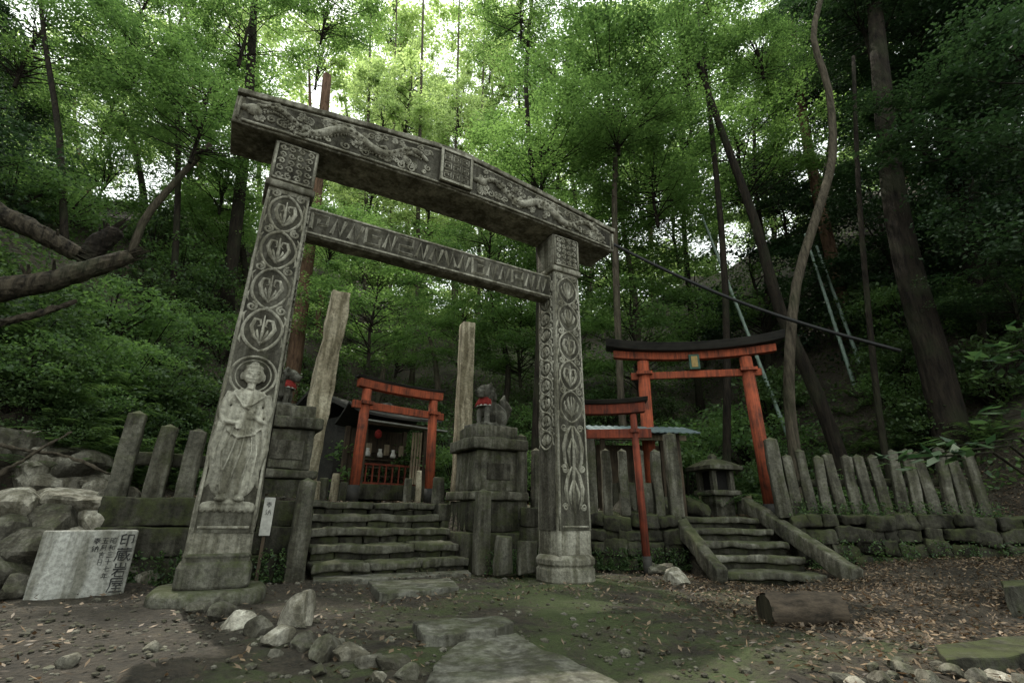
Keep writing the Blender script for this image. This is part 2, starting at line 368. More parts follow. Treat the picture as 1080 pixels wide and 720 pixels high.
# ================= CARVED GATE
gate=thing('carved_stone_gate',GC,GA,'tall weathered stone gate with carved pillars, tie beam and heavy carved lintel','gate')
HU=1.74
def spiral(cx,cz,r0,r1,turns,a0,sgn,n=22): 
    return [(cx+ (r0+(r1-r0)*t/n)*math.cos(a0+sgn*turns*2*PI*t/n), cz+(r0+(r1-r0)*t/n)*math.sin(a0+sgn*turns*2*PI*t/n)) for t in range(n+1)]
def rt(mb,pts,r,yf,ax='x',off=0,n=6):
    if ax=='x': mb.tube([(off+p[0],yf,p[1]) for p in pts],r,n)
    else: mb.tube([(yf,off+p[0],p[1]) for p in pts],r,n)
def dome(mb,cx,cz,rx,rz_,h,yf,ax='x',off=0,n=10):
    if ax=='x': mb.ell((off+cx,yf,cz),(rx,h,rz_),n,6)
    else: mb.ell((yf,off+cx,cz),(h,rx,rz_),n,6)
vr=random.Random(21)
def vine(mb,z0,z1,w,yf,ax='x',off=0):
    n=max(1,round((z1-z0)/(w*.9))); dz=(z1-z0)/n; a=w*.45
    zz=np.linspace(z0,z1,n*20+1)
    def sg_(x): return math.copysign(abs(x)**.62,x)
    def jt(p,k=.006): return (p[0]+vr.uniform(-k,k),p[1]+vr.uniform(-k,k))
    def tb(pts,rd):
        pts=[jt(p,.004) for p in pts]
        mb.tube([(off+p[0],yf,p[1]) if ax=='x' else (yf,off+p[0],p[1]) for p in pts],[q*vr.uniform(.85,1.15) for q in rd],6)
    for s in (-1,1):
        rt(mb,[(s*a*sg_(math.sin(PI*(z-z0)/dz))+.006*math.sin(z*17),z) for z in zz],[.015*(1+.25*noise.noise(Vector((z*9,s,off)))) for z in zz],yf,ax,off)
    for i in range(n):
        zc=z0+dz*(i+.5); f=-1 if i%2 else 1; m_=vr.random()<.5
        for s in (-1,1):
            if m_:                                 # heart shaped scroll leaf
                tb([(0,zc-f*dz*.34),(s*w*.17,zc-f*dz*.18),(s*w*.27,zc+f*dz*.04),(s*w*.2,zc+f*dz*.22),(s*w*.08,zc+f*dz*.22),(s*w*.05,zc+f*dz*.1),(s*w*.12,zc+f*dz*.06)],[.01,.02,.022,.018,.014,.01,.006])
                tb([(s*.012,zc-f*dz*.26),(s*w*.12,zc-f*dz*.06),(s*w*.13,zc)],[.008,.013,.005])
            else:                                  # spreading lobed leaf
                tb([(0,zc-f*dz*.3),(s*w*.1,zc-f*dz*.05),(s*w*.14,zc+f*dz*.2),(s*w*.08,zc+f*dz*.32)],[.01,.022,.02,.006])
                tb([(s*.01,zc-f*dz*.28),(s*w*.2,zc-f*dz*.14),(s*w*.3,zc+f*dz*.06),(s*w*.25,zc+f*dz*.16)],[.008,.02,.018,.006])
            rt(mb,spiral(s*w*.35,zc+dz*.5,w*.13,w*.02,1.5,PI/2,s,16),.013,yf,ax,off)
            tb([(s*w*.47,zc+dz*.12),(s*w*.5,zc+dz*.3),(s*w*.44,zc+dz*.38)],[.006,.014,.005])
            tb([(s*w*.47,zc-dz*.12),(s*w*.5,zc-dz*.3),(s*w*.44,zc-dz*.38)],[.006,.014,.005])
        tb([(0,zc-f*dz*.36),(0,zc-f*dz*.05),(0,zc+f*dz*.34)],[.008,.018,.006])
        dome(mb,0,zc+dz*.5,w*.06,w*.06,.022,yf,ax,off)
def shaftw(z): t=(z-.43)/(3.75-.43); return .46+(.4-.46)*t
for side,(ux,zb) in enumerate(((-HU,.1),(HU,-.04))):
    b=MB().rbox((ux,0,(.2+3.78)/2),(.465,.425,3.58),r=.02,amp=.009,res=.12,top=(.4/.465,.37/.425))
    p=b.build('pillar',M_gate,gate,smooth=True,label=('left' if side==0 else 'right')+' carved stone pillar')
    b=MB(); hh=zb
    if side==0: b.lathe([(.25,hh),(.262,hh+.02),(.262,hh+.15),(.25,hh+.18),(.238,hh+.19),(.238,hh+.215),(.244,hh+.23),(.244,.33),(.236,.35)],48,(ux,0,0),sq=7)
    else: b.lathe([(.29,hh),(.3,hh+.02),(.3,hh+.14),(.283,hh+.155),(.283,hh+.17),(.3,hh+.19),(.302,hh+.24),(.28,hh+.27),(.26,hh+.285)],56,(ux,0,0),sq=3.)
    b.build('plinth',M_step if side==0 else M_gate,gate,smooth=False,bevel=.006)
    b=MB(); k_=1. if side==0 else 1.12
    b.lathe([(.38*k_,hh-.14),(.41*k_,hh-.09),(.405*k_,hh-.03),(.375*k_,hh)],44,(ux,0,0),sq=2.8 if side==0 else 2.2)
    b.v=[(x*1+.03*noise.noise(Vector((x*5,y*5,z))),y+.03*noise.noise(Vector((x*5,y*5,z+9))),z) for x,y,z in b.v]; b.build('footing_slab',M_step,gate,bevel=.015)
    b=MB().rbox((ux,0,3.79),(.47,.44,.08),r=.02,amp=.004,res=.15); b.build('collar',M_gate,gate,smooth=True)
    b=MB().rbox((ux,0,4.07),(.43,.4,.49),r=.015,amp=.004,res=.15); b.build('head_block',M_gate,gate,smooth=True)
    def fyy(z): return (.425+(.37-.425)*(z-.2)/3.58)/2
    def fy(z): return -(fyy(z)+.006)
    def strip(z0,z1,fr,ax,sg):
        w0,w1=shaftw(z0),shaftw(z1); y0,y1=fyy(z0)+.01,fyy(z1)+.01
        if ax=='x': return [(ux-w0*fr,-y0,z0),(ux+w0*fr,-y0,z0),(ux+w1*fr,-y1,z1),(ux-w1*fr,-y1,z1)]
        q0,q1=w0/2+.01,w1/2+.01; return [(ux+sg*q0,-w0*fr,z0),(ux+sg*q0,w0*fr,z0),(ux+sg*q1,w1*fr,z1),(ux+sg*q1,-w1*fr,z1)]
    b=MB(); b.add(strip(.5,3.7,.43,'x',0),[(0,1,2,3)]); b.add(strip(.5,3.7,.37,'y',-1 if side else 1),[(0,1,2,3)])
    b.add([(ux-.18,-.206,3.86),(ux+.18,-.206,3.86),(ux+.18,-.206,4.28),(ux-.18,-.206,4.28)],[(0,1,2,3)])
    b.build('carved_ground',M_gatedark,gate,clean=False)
    b=MB()
    lo=2.02 if side==0 else 1.72
    segs=np.linspace(lo,3.68,5 if side==0 else 6)
    for i in range(len(segs)-1):
        z0,z1=segs[i],segs[i+1]; zm=(z0+z1)/2; vine(b,z0,z1,shaftw(zm)*.84,fy(zm),'x',ux)
    sg=-1 if side else 1
    segs=np.linspace(1.9 if side==0 else 1.4,3.65,5 if side==0 else 6)
    for i in range(len(segs)-1):
        z0,z1=segs[i],segs[i+1]; zm=(z0+z1)/2; vine(b,z0,z1,shaftw(zm)*.7,sg*(shaftw(zm)/2+.008)+ux,'y',0)
    for i in range(5):
        zz=3.9+i*.085
        for j in range(4):
            xx=-.13+j*.087; rt(b,spiral(xx,zz,.038,.008,1.2,(i+j)*1.57,1 if (i+j)%2 else -1,9),.012,-.207,'x',ux,5)
    for s in (-1,1): b.box((ux+s*.192,-.208,4.07),(.024,.022,.44)); b.box((ux,-.208,4.07+s*.215),(.36,.022,.022))
    for s in (-1,1):
        b.tube([(ux+s*shaftw(z)*.455,fy(z)+.004,z) for z in np.linspace(.5,3.7,12)],.015,5)
    b.tube([(ux+t*.18,fy(.6),.54) for t in (-1,-.5,0,.5,1)],.014,5)
    if side==1:
        for s in (-1,1):
            for (zt0,zb0,k) in ((1.68,1.15,1.),(1.2,.72,.9)):
                b.tube([(ux+s*.02,fy(1.5),zt0),(ux+s*.09*k,fy(1.5),zt0-.1),(ux+s*.135*k,fy(1.4),zt0-.25),(ux+s*.12*k,fy(1.3),zb0+.1),(ux+s*.06,fy(1.2),zb0)],[.012,.024,.028,.022,.008],6)
                b.tube([(ux+s*.015,fy(1.4),zt0-.15),(ux+s*.065,fy(1.4),zt0-.3),(ux+s*.045,fy(1.3),zb0+.05)],[.01,.024,.008],6)
                rt(b,spiral(s*.12,zt0-.03,.045,.01,1.5,0,s),.012,fy(zt0),'x',ux)
                rt(b,spiral(s*.13,zb0+.03,.04,.01,1.5,PI,s),.011,fy(zb0),'x',ux)
        b.tube([(ux,fy(1.5),1.68),(ux+.012,fy(1.3),1.3),(ux-.01,fy(1.),.95),(ux+.006,fy(.7),.66)],[.014,.024,.02,.012],6)
    b.build('vine_relief',M_relief,gate,smooth=True,clean=False)
# figure in relief on the left pillar
b=MB(); ux=-HU; yf=-.212; KY=.62; KX=1.34
def E(c,r,n=14,m=10): b.ell((ux+c[0]*KX,yf+c[1]*KY,c[2]),(r[0]*KX,r[1]*KY,r[2]),n,m)
def TB_(pts,r,n=8): b.tube([(ux+p[0]*KX,yf+p[1]*KY,p[2]) for p in pts],r,n)
TB_([(.135*math.cos(t),0.004,1.79+.175*math.sin(t)) for t in np.linspace(0,2*PI,33)],.014,6)
TB_([(.105*math.cos(t),0.004,1.79+.14*math.sin(t)) for t in np.linspace(0,2*PI,33)],.008,5)
E((0,-.03,1.79),(.066,.055,.085)); E((0,-.03,1.855),(.056,.045,.035)); E((0,-.035,1.888),(.026,.03,.024))
for s in (-1,1): E((s*.064,-.02,1.775),(.012,.015,.038)); E((s*.024,-.085,1.802),(.014,.01,.006)); E((s*.024,-.082,1.82),(.018,.012,.005)); E((s*.03,-.068,1.765),(.018,.012,.016))
E((0,-.092,1.785),(.009,.014,.024)); E((0,-.085,1.752),(.019,.01,.007)); E((0,-.07,1.728),(.02,.015,.012))
TB_([(0,-.015,1.73),(0,-.015,1.66)],.034,10)
E((0,-.01,1.58),(.12,.055,.09)); E((0,-.02,1.42),(.105,.06,.17)); E((0,-.01,1.15),(.122,.058,.32)); E((0,-.01,.9),(.13,.05,.16))
for s in (-1,1):
    TB_([(s*.1,-.01,1.62),(s*.135,-.025,1.47),(s*.12,-.045,1.37),(s*.04,-.075,1.42 if s>0 else 1.36)],[.04,.036,.03,.018],10)
    TB_([(s*.12,-.03,1.38),(s*.142,-.02,1.15),(s*.12,-.01,.98),(s*.142,0,.84)],[.034,.036,.024,.01],8)
    TB_([(s*.1,-.03,1.5),(s*.146,-.02,1.35),(s*.13,-.01,1.2),(s*.146,0,1.0)],[.016,.02,.016,.008],6)
    E((s*.028,-.082,1.42 if s>0 else 1.36),(.022,.018,.026))
    for k in range(4): TB_([(s*.028+(k-1.5)*.01,-.09,1.43 if s>0 else 1.345),(s*.024+(k-1.5)*.009,-.098,1.465 if s>0 else 1.31)],.0055,5)
    E((s*.05,-.045,.755),(.032,.05,.022))
for x0,x1,x2 in ((-.05,-.09,-.06),(-.015,-.04,-.09),(.02,.01,-.03),(.05,.07,.03),(.07,.1,.09)):
    TB_([(x0,-.078,1.33),(x1,-.09,1.12),((x1+x2)/2,-.085,.97),(x2,-.06,.8)],[.005,.009,.009,.006],5)
TB_([(-.08,-.07,1.6),(-.02,-.09,1.5),(.05,-.085,1.47)],[.008,.011,.008],5); TB_([(.08,-.07,1.6),(.03,-.09,1.53),(-.01,-.09,1.5)],[.008,.011,.008],5)
TB_([(-.09,-.06,1.3),(-.02,-.09,1.24),(.06,-.085,1.27),(.1,-.05,1.33)],[.007,.011,.011,.007],5)
for k in range(9): E((-.13+k*.0325,-.01,.69),(.02,.035,.04),8,6)
E((0,0,.725),(.138,.05,.02))
fo=b.build('carved_figure',M_relief,gate,smooth=True,clean=False,label='haloed robed standing figure carved in relief, hands raised to the chest')
md=fo.modifiers.new('r','REMESH'); md.mode='VOXEL'; md.voxel_size=.0065; md.use_smooth_shade=True
# tie beam
b=MB().rbox((0,.0,3.53),(2*HU-.34,.2,.33),r=.015,amp=.007,res=.12); b.build('tie_beam',M_gate,gate,smooth=True)
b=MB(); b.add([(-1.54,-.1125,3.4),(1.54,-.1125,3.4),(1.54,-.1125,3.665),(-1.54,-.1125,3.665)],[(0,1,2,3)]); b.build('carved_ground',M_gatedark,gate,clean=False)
b=MB(); rr=random.Random(3)
x=-1.5; i=0
while x<1.38:
    k=[0,1,1,3,1,2,1,1,4,1,3,1,1,0,1,1,2][i%17]; w=.095 if k in (0,2,3) else .085
    S={0:[(-1,-1),(-1,1),(1,1),(1,-.2),(-.2,-.2),(-.2,.4)],1:[(-1,-1),(-.33,1),(.33,-1),(1,1)],2:[(-1,1),(1,1),(1,0),(-1,0),(-1,-1),(1,-1)],3:[(1,1),(-1,1),(-1,-1),(1,-1),(1,.2),(-.1,.2)],4:[(-1,1),(-.3,-1),(.3,.6),(1,-1)]}[k]
    rt(b,[(x+w+p[0]*w*.82+rr.uniform(-.006,.006),3.533+p[1]*.092+rr.uniform(-.006,.006)) for p in S],.021,-.112,'x',0,4); x+=2*w+.01; i+=1
for z in (3.39,3.677): b.tube([(x,-.107,z) for x in np.linspace(-1.55,1.55,9)],.016,5)
b.build('fret_relief',M_relief,gate,clean=False)
# lintel
U0,U1=-2.37,2.55
def zb_(u): return 4.29+.09*(1-min(1,abs(u)/2.45)**1.6)
def zt_(u): return zb_(u)+.35+.23*(1-min(1,abs(u)/2.5))**.95
def loft(mb,us,f):
    vs=[];fs=[]
    for u in us: vs+=f(u)
    k=len(f(us[0]))
    for i in range(len(us)-1):
        for j in range(k): fs.append((i*k+j,i*k+(j+1)%k,(i+1)*k+(j+1)%k,(i+1)*k+j))
    fs.append(tuple(range(k-1,-1,-1))); fs.append(tuple((len(us)-1)*k+j for j in range(k))); mb.add(vs,fs)
us=list(np.linspace(U0,U1,60))
def nz(u,s): return .01*noise.noise(Vector((u*4,s,0)))+.01*noise.noise(Vector((u*17,s,3)))
b=MB(); loft(b,us,lambda u:[(u,-.27+nz(u,1),zb_(u)+nz(u,2)),(u,-.285+nz(u,3),zb_(u)+.02),(u,-.3+nz(u,4),zt_(u)-.06),(u,.3+nz(u,5),zt_(u)-.06),(u,.29,zb_(u)+.02),(u,.27,zb_(u)+nz(u,6))]); b.build('lintel',M_gate,gate,bevel=.012)
b=MB(); loft(b,us,lambda u:[(u,-.345+nz(u,11),zt_(u)-.057),(u,-.35+nz(u,13),zt_(u)+nz(u,12)),(u,0,zt_(u)+.05),(u,.35,zt_(u)),(u,.345,zt_(u)-.057)]); b.build('lintel_cap',M_gate,gate,bevel=.01)
b=MB(); vs=[];fs=[]
for i,u in enumerate(us[1:-1]): vs+=[(u,-.301,zb_(u)+.045),(u,-.312,zt_(u)-.085)]
for i in range(len(us)-3): fs.append((2*i,2*i+2,2*i+3,2*i+1))
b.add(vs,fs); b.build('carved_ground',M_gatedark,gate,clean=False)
b=MB(); rr=random.Random(5)
for s in (-1,1):
    umax=2.2 if s<0 else 2.38
    def zc(u): return (zb_(u)+zt_(u)-.04)/2
    xx=np.linspace(.36,umax,60)
    body=[(s*x,zc(x)+.085*math.sin((x-.36)*8.5)) for x in xx]
    b.tube([(p[0],-.305-.015*math.sin(i*.4),p[1]) for i,p in enumerate(body)],[.02+.035*math.sin(PI*min(1,(i+4)/62)) for i in range(60)],8)
    for i in range(2,58):
        p=body[i]; q=body[i+1]; nx_,nz_=-(q[1]-p[1]),(q[0]-p[0]); l=math.hypot(nx_,nz_) or 1
        dome(b,p[0]+nx_/l*.05,p[1]+nz_/l*.05,.014,.02,.03,-.305,n=6)
        if i%2: dome(b,p[0],p[1],.02,.02,.02,-.345,n=6)
    for k in range(6):
        i=6+k*9; p=body[i]; d=1 if k%2 else -1
        b.tube([(p[0],-.31,p[1]),(p[0]+.05*s,-.32,p[1]+d*.07),(p[0]+.11*s,-.31,p[1]+d*.06)],[.03,.024,.016],6)
        for c in (-1,0,1): b.tube([(p[0]+.11*s,-.31,p[1]+d*.06),(p[0]+.15*s,-.315,p[1]+d*.06+c*.025)],[.01,.004],5)
    h0=body[0] if s>0 else body[-1]
    dome(b,h0[0],h0[1],.085,.065,.05,-.31); dome(b,h0[0]-.07,h0[1]-.01,.05,.03,.045,-.315)
    for c in (-1,1): b.tube([(h0[0]+.03,-.33,h0[1]+.03),(h0[0]+.1,-.33,h0[1]+.08*1),(h0[0]+.16,-.32,h0[1]+.07+c*.02)],[.014,.01,.004],5)
    for k in range(85):
        x=rr.uniform(.32,umax); dzz=(zt_(x)-zb_(x))*.5-.1; z=zc(x)+rr.choice((-1,1))*rr.uniform(.35,1)*dzz
        rt(b,spiral(s*x,z,rr.uniform(.028,.055),.008,1.3,rr.uniform(0,6),rr.choice((-1,1)),12),.013,-.308,n=5)
for z_,f in ((0,lambda u:zb_(u)+.03),(1,lambda u:zt_(u)-.08)): b.tube([(u,-.297-.01*z_,f(u)) for u in us[1:-1]],.016,5)
for e in (U0+.04,U1-.04): b.tube([(e,-.3,zb_(e)+.03),(e,-.31,zt_(e)-.08)],.014,5)
b.build('dragon_relief',M_relief,gate,smooth=True,clean=False)
ZP=4.645
b=MB().rbox((0,-.32,ZP),(.42,.08,.47),r=.01,amp=.003,res=.2); b.build('centre_plaque',M_gatedark,gate,smooth=True)
b=MB()
for s in (-1,1): b.box((s*.195,-.362,ZP),(.03,.03,.47)); b.box((0,-.362,ZP+s*.22),(.36,.03,.03))
for i in range(3):
    for j in range(3):
        cx,cz=-.115+i*.115,ZP+(j-1)*.13; q=.042; m_=rr.choice((1,-1))
        rt(b,[(cx-q*m_,cz+q),(cx+q*m_,cz+q),(cx+q*m_,cz-q),(cx-q*m_,cz-q),(cx-q*m_,cz+q*.3),(cx+q*.3*m_,cz+q*.3),(cx+q*.3*m_,cz-q*.4)],.01,-.362,n=4)
b.build('seal_script',M_relief,gate,clean=False)

# ================= STAIRS in the gate axis
st_=thing('stone_steps',G(.05,.93,0),GA,'wide worn stone steps rising between the two stepped pedestals','steps')
for k in range(5):
    b=MB(); b2=MB(); x=-.9
    while x<.9:
        w=random.choice((.6,.9,1.8,1.2)); w=min(w,.9-x) if .9-x-w>.25 else .9-x
        b.rbox((x+w/2,.29*k+.19+random.uniform(-.018,.018),.16*k+.118+random.uniform(-.006,.006)),(w-.008,.46,.085),r=.018,amp=.022,res=.07,rz=random.uniform(-.012,.012)); x+=w
    x=-.88
    while x<.88:
        w=random.uniform(.2,.45); w=.88-x if .88-x-w<.12 else w
        b2.rbox((x+w/2,.29*k+.22+random.uniform(-.01,.01),.16*k+.035),(w-.012,.4,.085),r=.015,amp=.015,res=.08); x+=w
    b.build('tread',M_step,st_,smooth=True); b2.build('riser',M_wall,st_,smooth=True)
def block_wall(name,p0,p1,h,courses,label,irregular=0,mat=None,th=.3):
    p0=Vector(p0);p1=Vector(p1); d=(p1-p0); L=d.to_2d().length; rz=math.atan2(d.y,d.x)
    base=Vector((p0.x,p0.y,min(p0.z,p1.z)))
    b=MB(); ch=h/courses
    for c in range(courses):
        x=0.
        while x<L-.01:
            w=random.uniform(.14,.42) if irregular else random.uniform(.6,1.1); w=L-x if L-x-w<.15 else w
            b.rbox((x+w/2,random.uniform(-.035,.035),c*ch+ch/2+(random.uniform(-.03,.03) if irregular else 0)),(w-.004,th,ch+(random.uniform(-.02,.04) if irregular else -.004)),rz=random.uniform(-.07,.07),r=.025 if irregular else .014,amp=.036 if irregular else .012,res=.06); x+=w
    o=b.build(name,mat or M_wall,None,loc=base,rz=rz,smooth=True,label=label,cat='wall'); return o
p=G(-.95,1.0); q=G(-2.72,1.0)
block_wall('stone_wall',(q.x,q.y,-.25),(p.x,p.y,-.25),1.03,4,'low dressed stone wall behind the left carved gate pillar')
block_wall('stone_wall',(G(1.08,1.75).x,G(1.08,1.75).y,-.1),(G(1.08,2.4).x,G(1.08,2.4).y,-.1),.9,4,'stone cheek wall on the right side of the wide steps')
p=G(1.75,1.02); block_wall('stone_wall',(p.x,p.y,-.2),(.6,6.93,-.2),.95,4,'short dressed stone wall between the lion pedestal and the right gate pillar')
block_wall('stone_wall',(.62,6.96,-.15),(2.32,7.08,-.15),.82,5,'rough stone wall between right gate pillar and narrow steps',1)
block_wall('stone_wall',(3.72,6.93,-.1),(6.0,6.42,-.1),.8,5,'rough dark stone wall under the right hand post fence',1)
block_wall('stone_wall',(6.02,6.41,.1),(7.4,5.9,.1),.6,4,'low dark stone wall curving out of view at the right',1)
s2=thing('stone_steps',(2.98,6.0,-.06),0,'narrow stone steps between two sloping kerbs at the right','steps')
for k in range(5): 
    MB().rbox((.0-.02*k,.31*k+.19,.145*k+.1),(1.18,.44,.08),r=.02,amp=.022,res=.08,rz=random.uniform(-.03,.03)).build('tread',M_step,s2,smooth=True)
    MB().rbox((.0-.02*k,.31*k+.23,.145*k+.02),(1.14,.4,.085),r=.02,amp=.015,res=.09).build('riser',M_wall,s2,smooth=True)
MB().rbar((2.33,5.85,.02),(2.33,7.75,.86),.14,.2,r=.02,amp=.016).build('sloping_kerb',M_post,smooth=True,label='sloping stone kerb on the left of the narrow steps',cat='kerb')
MB().rbar((3.72,5.7,.05),(3.56,7.7,.86),.15,.2,r=.02,amp=.016).build('sloping_kerb',M_post,smooth=True,label='sloping stone kerb on the right of the narrow steps',cat='kerb')
# ================= posts
def post(p,h,w,label,group=None,rz=GA,mat=None,lean=0,name='stone_post',amp=.011,dp=.9):
    b=MB().rbox((0,0,h/2),(w,w*dp,h),r=.01,amp=amp,res=.1,top=(.88,.88))
    b.add([(-w*.42,-w*.42*dp,h-.01),(w*.42,-w*.42*dp,h-.01),(w*.42,w*.42*dp,h-.01),(-w*.42,w*.42*dp,h-.01),(0,0,h+.035)],[(0,1,4),(1,2,4),(2,3,4),(3,0,4)])
    o=b.build(name,mat or M_post,None,loc=p,rz=rz+random.uniform(-.06,.06),smooth=True,label=label,cat='post',group=group); o.rotation_euler.y=lean; return o
gl='stone posts of the low fence behind the left pillar'
for i,(px,py,tp) in enumerate(((118,540,432),(157,540,447),(190,540,452))):
    p=onv(px,py,1.08); q=onv(px,tp,1.08); p.z=.7
    post(p,(q.z-p.z)*.98,.17,'%s grey stone post from the left in the fence behind the left pillar'%ordn(i+1),gl)
MB().rbar(G(-2.75,1.2,1.15),G(-1.6,1.2,1.15),.1,.13,r=.02,amp=.008).build('fence_rail',M_post,smooth=True,label='stone rail crossing behind the three left fence posts',cat='rail')
post(G(-1.02,.84,0),.98,.19,'tall square stone newel post at the left foot of the wide steps')
post(G(1.0,.66,0),.93,.18,'tall square stone newel post at the right foot of the wide steps')
p=onv(549,555,1.05); post(Vector((p.x,p.y,.6)),1.12,.15,'stone post between lion pedestal and right gate pillar')
p=onv(566,555,1.1); post(Vector((p.x,p.y,.6)),.95,.13,'short stone post just left of the right gate pillar')
gm='stone posts of the middle fence'
for i in range(6):
    x=1.12+i*.235; p=Vector((x,7.06,.66)); tall=1.12 if i in (0,5) else .88
    post(p,tall,.18 if i in (0,5) else .13,'%s stone post from the left, middle fence right of the gate'%ordn(i+1),gm,0)
gr_='stone posts of the right fence'
for i in range(14):
    t=i/13; x=3.72+t*2.25; y=6.95-.52*t; first=i==0
    post(Vector((x,y,.66+.03*t)),(1.05 if first else .82+random.uniform(-.07,.07)),.18 if first else .135,'%s stone post from the left in the right hand fence'%ordn(i+1),gr_,-.22,lean=random.uniform(-.06,.06),mat=M_post,dp=.9 if first else .55)
MB().rbar((3.7,7.1,1.12),(6.0,6.57,1.12),.08,.1,r=.02,amp=.006).build('fence_rail',M_post,smooth=True,label='stone rail running behind the right hand fence posts',cat='rail')
# ================= pedestals and lion dogs
def pedestal(loc,rz,label,H_=1.1,k=1.):
    t=thing('statue_pedestal',loc,rz,label,'pedestal'); z=0
    for nm,w,h in (('base_block',.86,.3),('lower_block',.74,.26),('plinth_moulding',.82,.08),('shaft_block',.64,.36),('top_slab',.8,.11),('upper_slab',.6,.12)):
        h*=H_/1.23; MB().rbox((0,0,z+h/2),(w*k,w*k,h-.006),r=.02,amp=.012,res=.09).build(nm,M_wall if nm in('base_block','lower_block') else M_post,t,smooth=True); z+=h
    MB().box((0,-.322*k,H_*.66),(.36,.02,.22)).build('carved_panel',M_gatedark,t,bevel=.006)
    return z
def liondog(loc,rz,s,label,mir=1):
    t=thing('lion_dog_statue',loc,rz,label,'statue'); t.scale=(s,s,s)
    b=MB(); e=lambda c,r:b.ell(c,r,14,10)
    e((0,.0,.3),(.13,.12,.16)); e((0,.14,.2),(.15,.17,.16)); e((0,-.06,.36),(.12,.1,.13)); e((0,.06,.26),(.13,.2,.14))
    hx=.03*mir
    e((hx,-.12,.52),(.1,.11,.1)); e((hx,-.21,.49),(.065,.07,.05)); e((hx,-.2,.44),(.05,.05,.025)); e((hx,-.275,.505),(.025,.015,.02))
    for sx in (-1,1):
        e((hx+sx*.04,-.195,.555),(.025,.03,.022)); e((hx+sx*.09,-.07,.6),(.03,.02,.045)); e((sx*.13,.12,.14),(.06,.12,.12)); e((sx*.13,-.02,.04),(.045,.08,.035))
        b.tube([(sx*.08,-.08,.32),(sx*.085,-.11,.18),(sx*.085,-.1,.07)],[.055,.042,.038],10); e((sx*.085,-.14,.035),(.048,.07,.035))
        for q in (-1,0,1): e((sx*.085+q*.026,-.195,.028),(.015,.02,.018))
    for k in range(16):
        a=k*2*PI/16; e((hx+.105*math.cos(a),-.05+.02*math.sin(k*2.1),.5+.115*math.sin(a)),(.035,.04,.035))
    for k in range(8): a=k*PI/7; e((hx+.09*math.cos(a),.0,.42+.1*math.sin(a)),(.035,.045,.04))
    b.tube([(0,.28,.12),(0,.34,.25),(0,.31,.38),(0,.27,.46),(0,.3,.54)],[.04,.065,.075,.05,.012],10)
    for sx in (-1,1): b.tube([(sx*.03,.31,.2),(sx*.09,.33,.32),(sx*.06,.31,.42)],[.03,.04,.01],8)
    b.box((0,.05,.015),(.42,.66,.05))
    o=b.build('body',M_statue,t,smooth=True,clean=False); md=o.modifiers.new('r','REMESH'); md.mode='VOXEL'; md.voxel_size=.011; md.use_smooth_shade=True
    b=MB(); vs=[];fs=[]; n=20
    for i,(r0,z) in enumerate(((.115,.43),(.14,.385),(.15,.345),(.152,.31))):
        for k in range(n+1):
            a=-PI*.9+k/n*PI*.8; q=r0+.008*math.sin(k*1.9)*i; vs.append((q*math.cos(a),-.03+q*math.sin(a)*1.05,z))
    for i in range(3):
        for k in range(n): fs.append((i*(n+1)+k,i*(n+1)+k+1,(i+1)*(n+1)+k+1,(i+1)*(n+1)+k))
    b.add(vs,fs); o=b.build('bib',M_cloth,t,smooth=True,clean=False,label='red cloth bib'); md=o.modifiers.new('s','SOLIDIFY'); md.thickness=.008
    b=MB(); 
    b.tube([(.155*math.cos(a),-.03+.162*math.sin(a),.311) for a in np.linspace(-PI*.88,-PI*.12,20)],.01,6); b.build('bib_trim',M_white,t,smooth=True,clean=False)
pp=G(1.42,1.38,0); ht=pedestal(pp,GA,'tiered stone pedestal right of the wide steps carrying a lion dog',1.84,1.06)
liondog(pp+Vector((0,0,ht)),GA-1.35,1.02,'crouching stone lion dog in red bib on the pedestal right of the steps')
pp=G(-1.22,1.7,.3); ht=pedestal(pp,GA,'tiered stone pedestal left of the wide steps, partly behind the carved pillar',1.6,.9)
liondog(G(-1.36,1.75,.3+ht),GA+1.2,.8,'stone lion dog in red bib on the pedestal behind the left pillar',-1)
p=onv(487,480,2.9); t=onv(486,340,2.9); post(Vector((p.x,p.y,.8)),t.z-.8,.27,'plain stone pillar standing alone behind the wide steps',mat=M_pale,name='stone_pillar')
p=onv(329,440,2.9); t=onv(350,308,2.9); o=post(Vector((p.x,p.y,.8)),t.z-.8,.32,'pale cracked stone pillar standing behind the left pedestal',mat=M_pale,name='stone_pillar',amp=.022); o.rotation_euler.y=.05
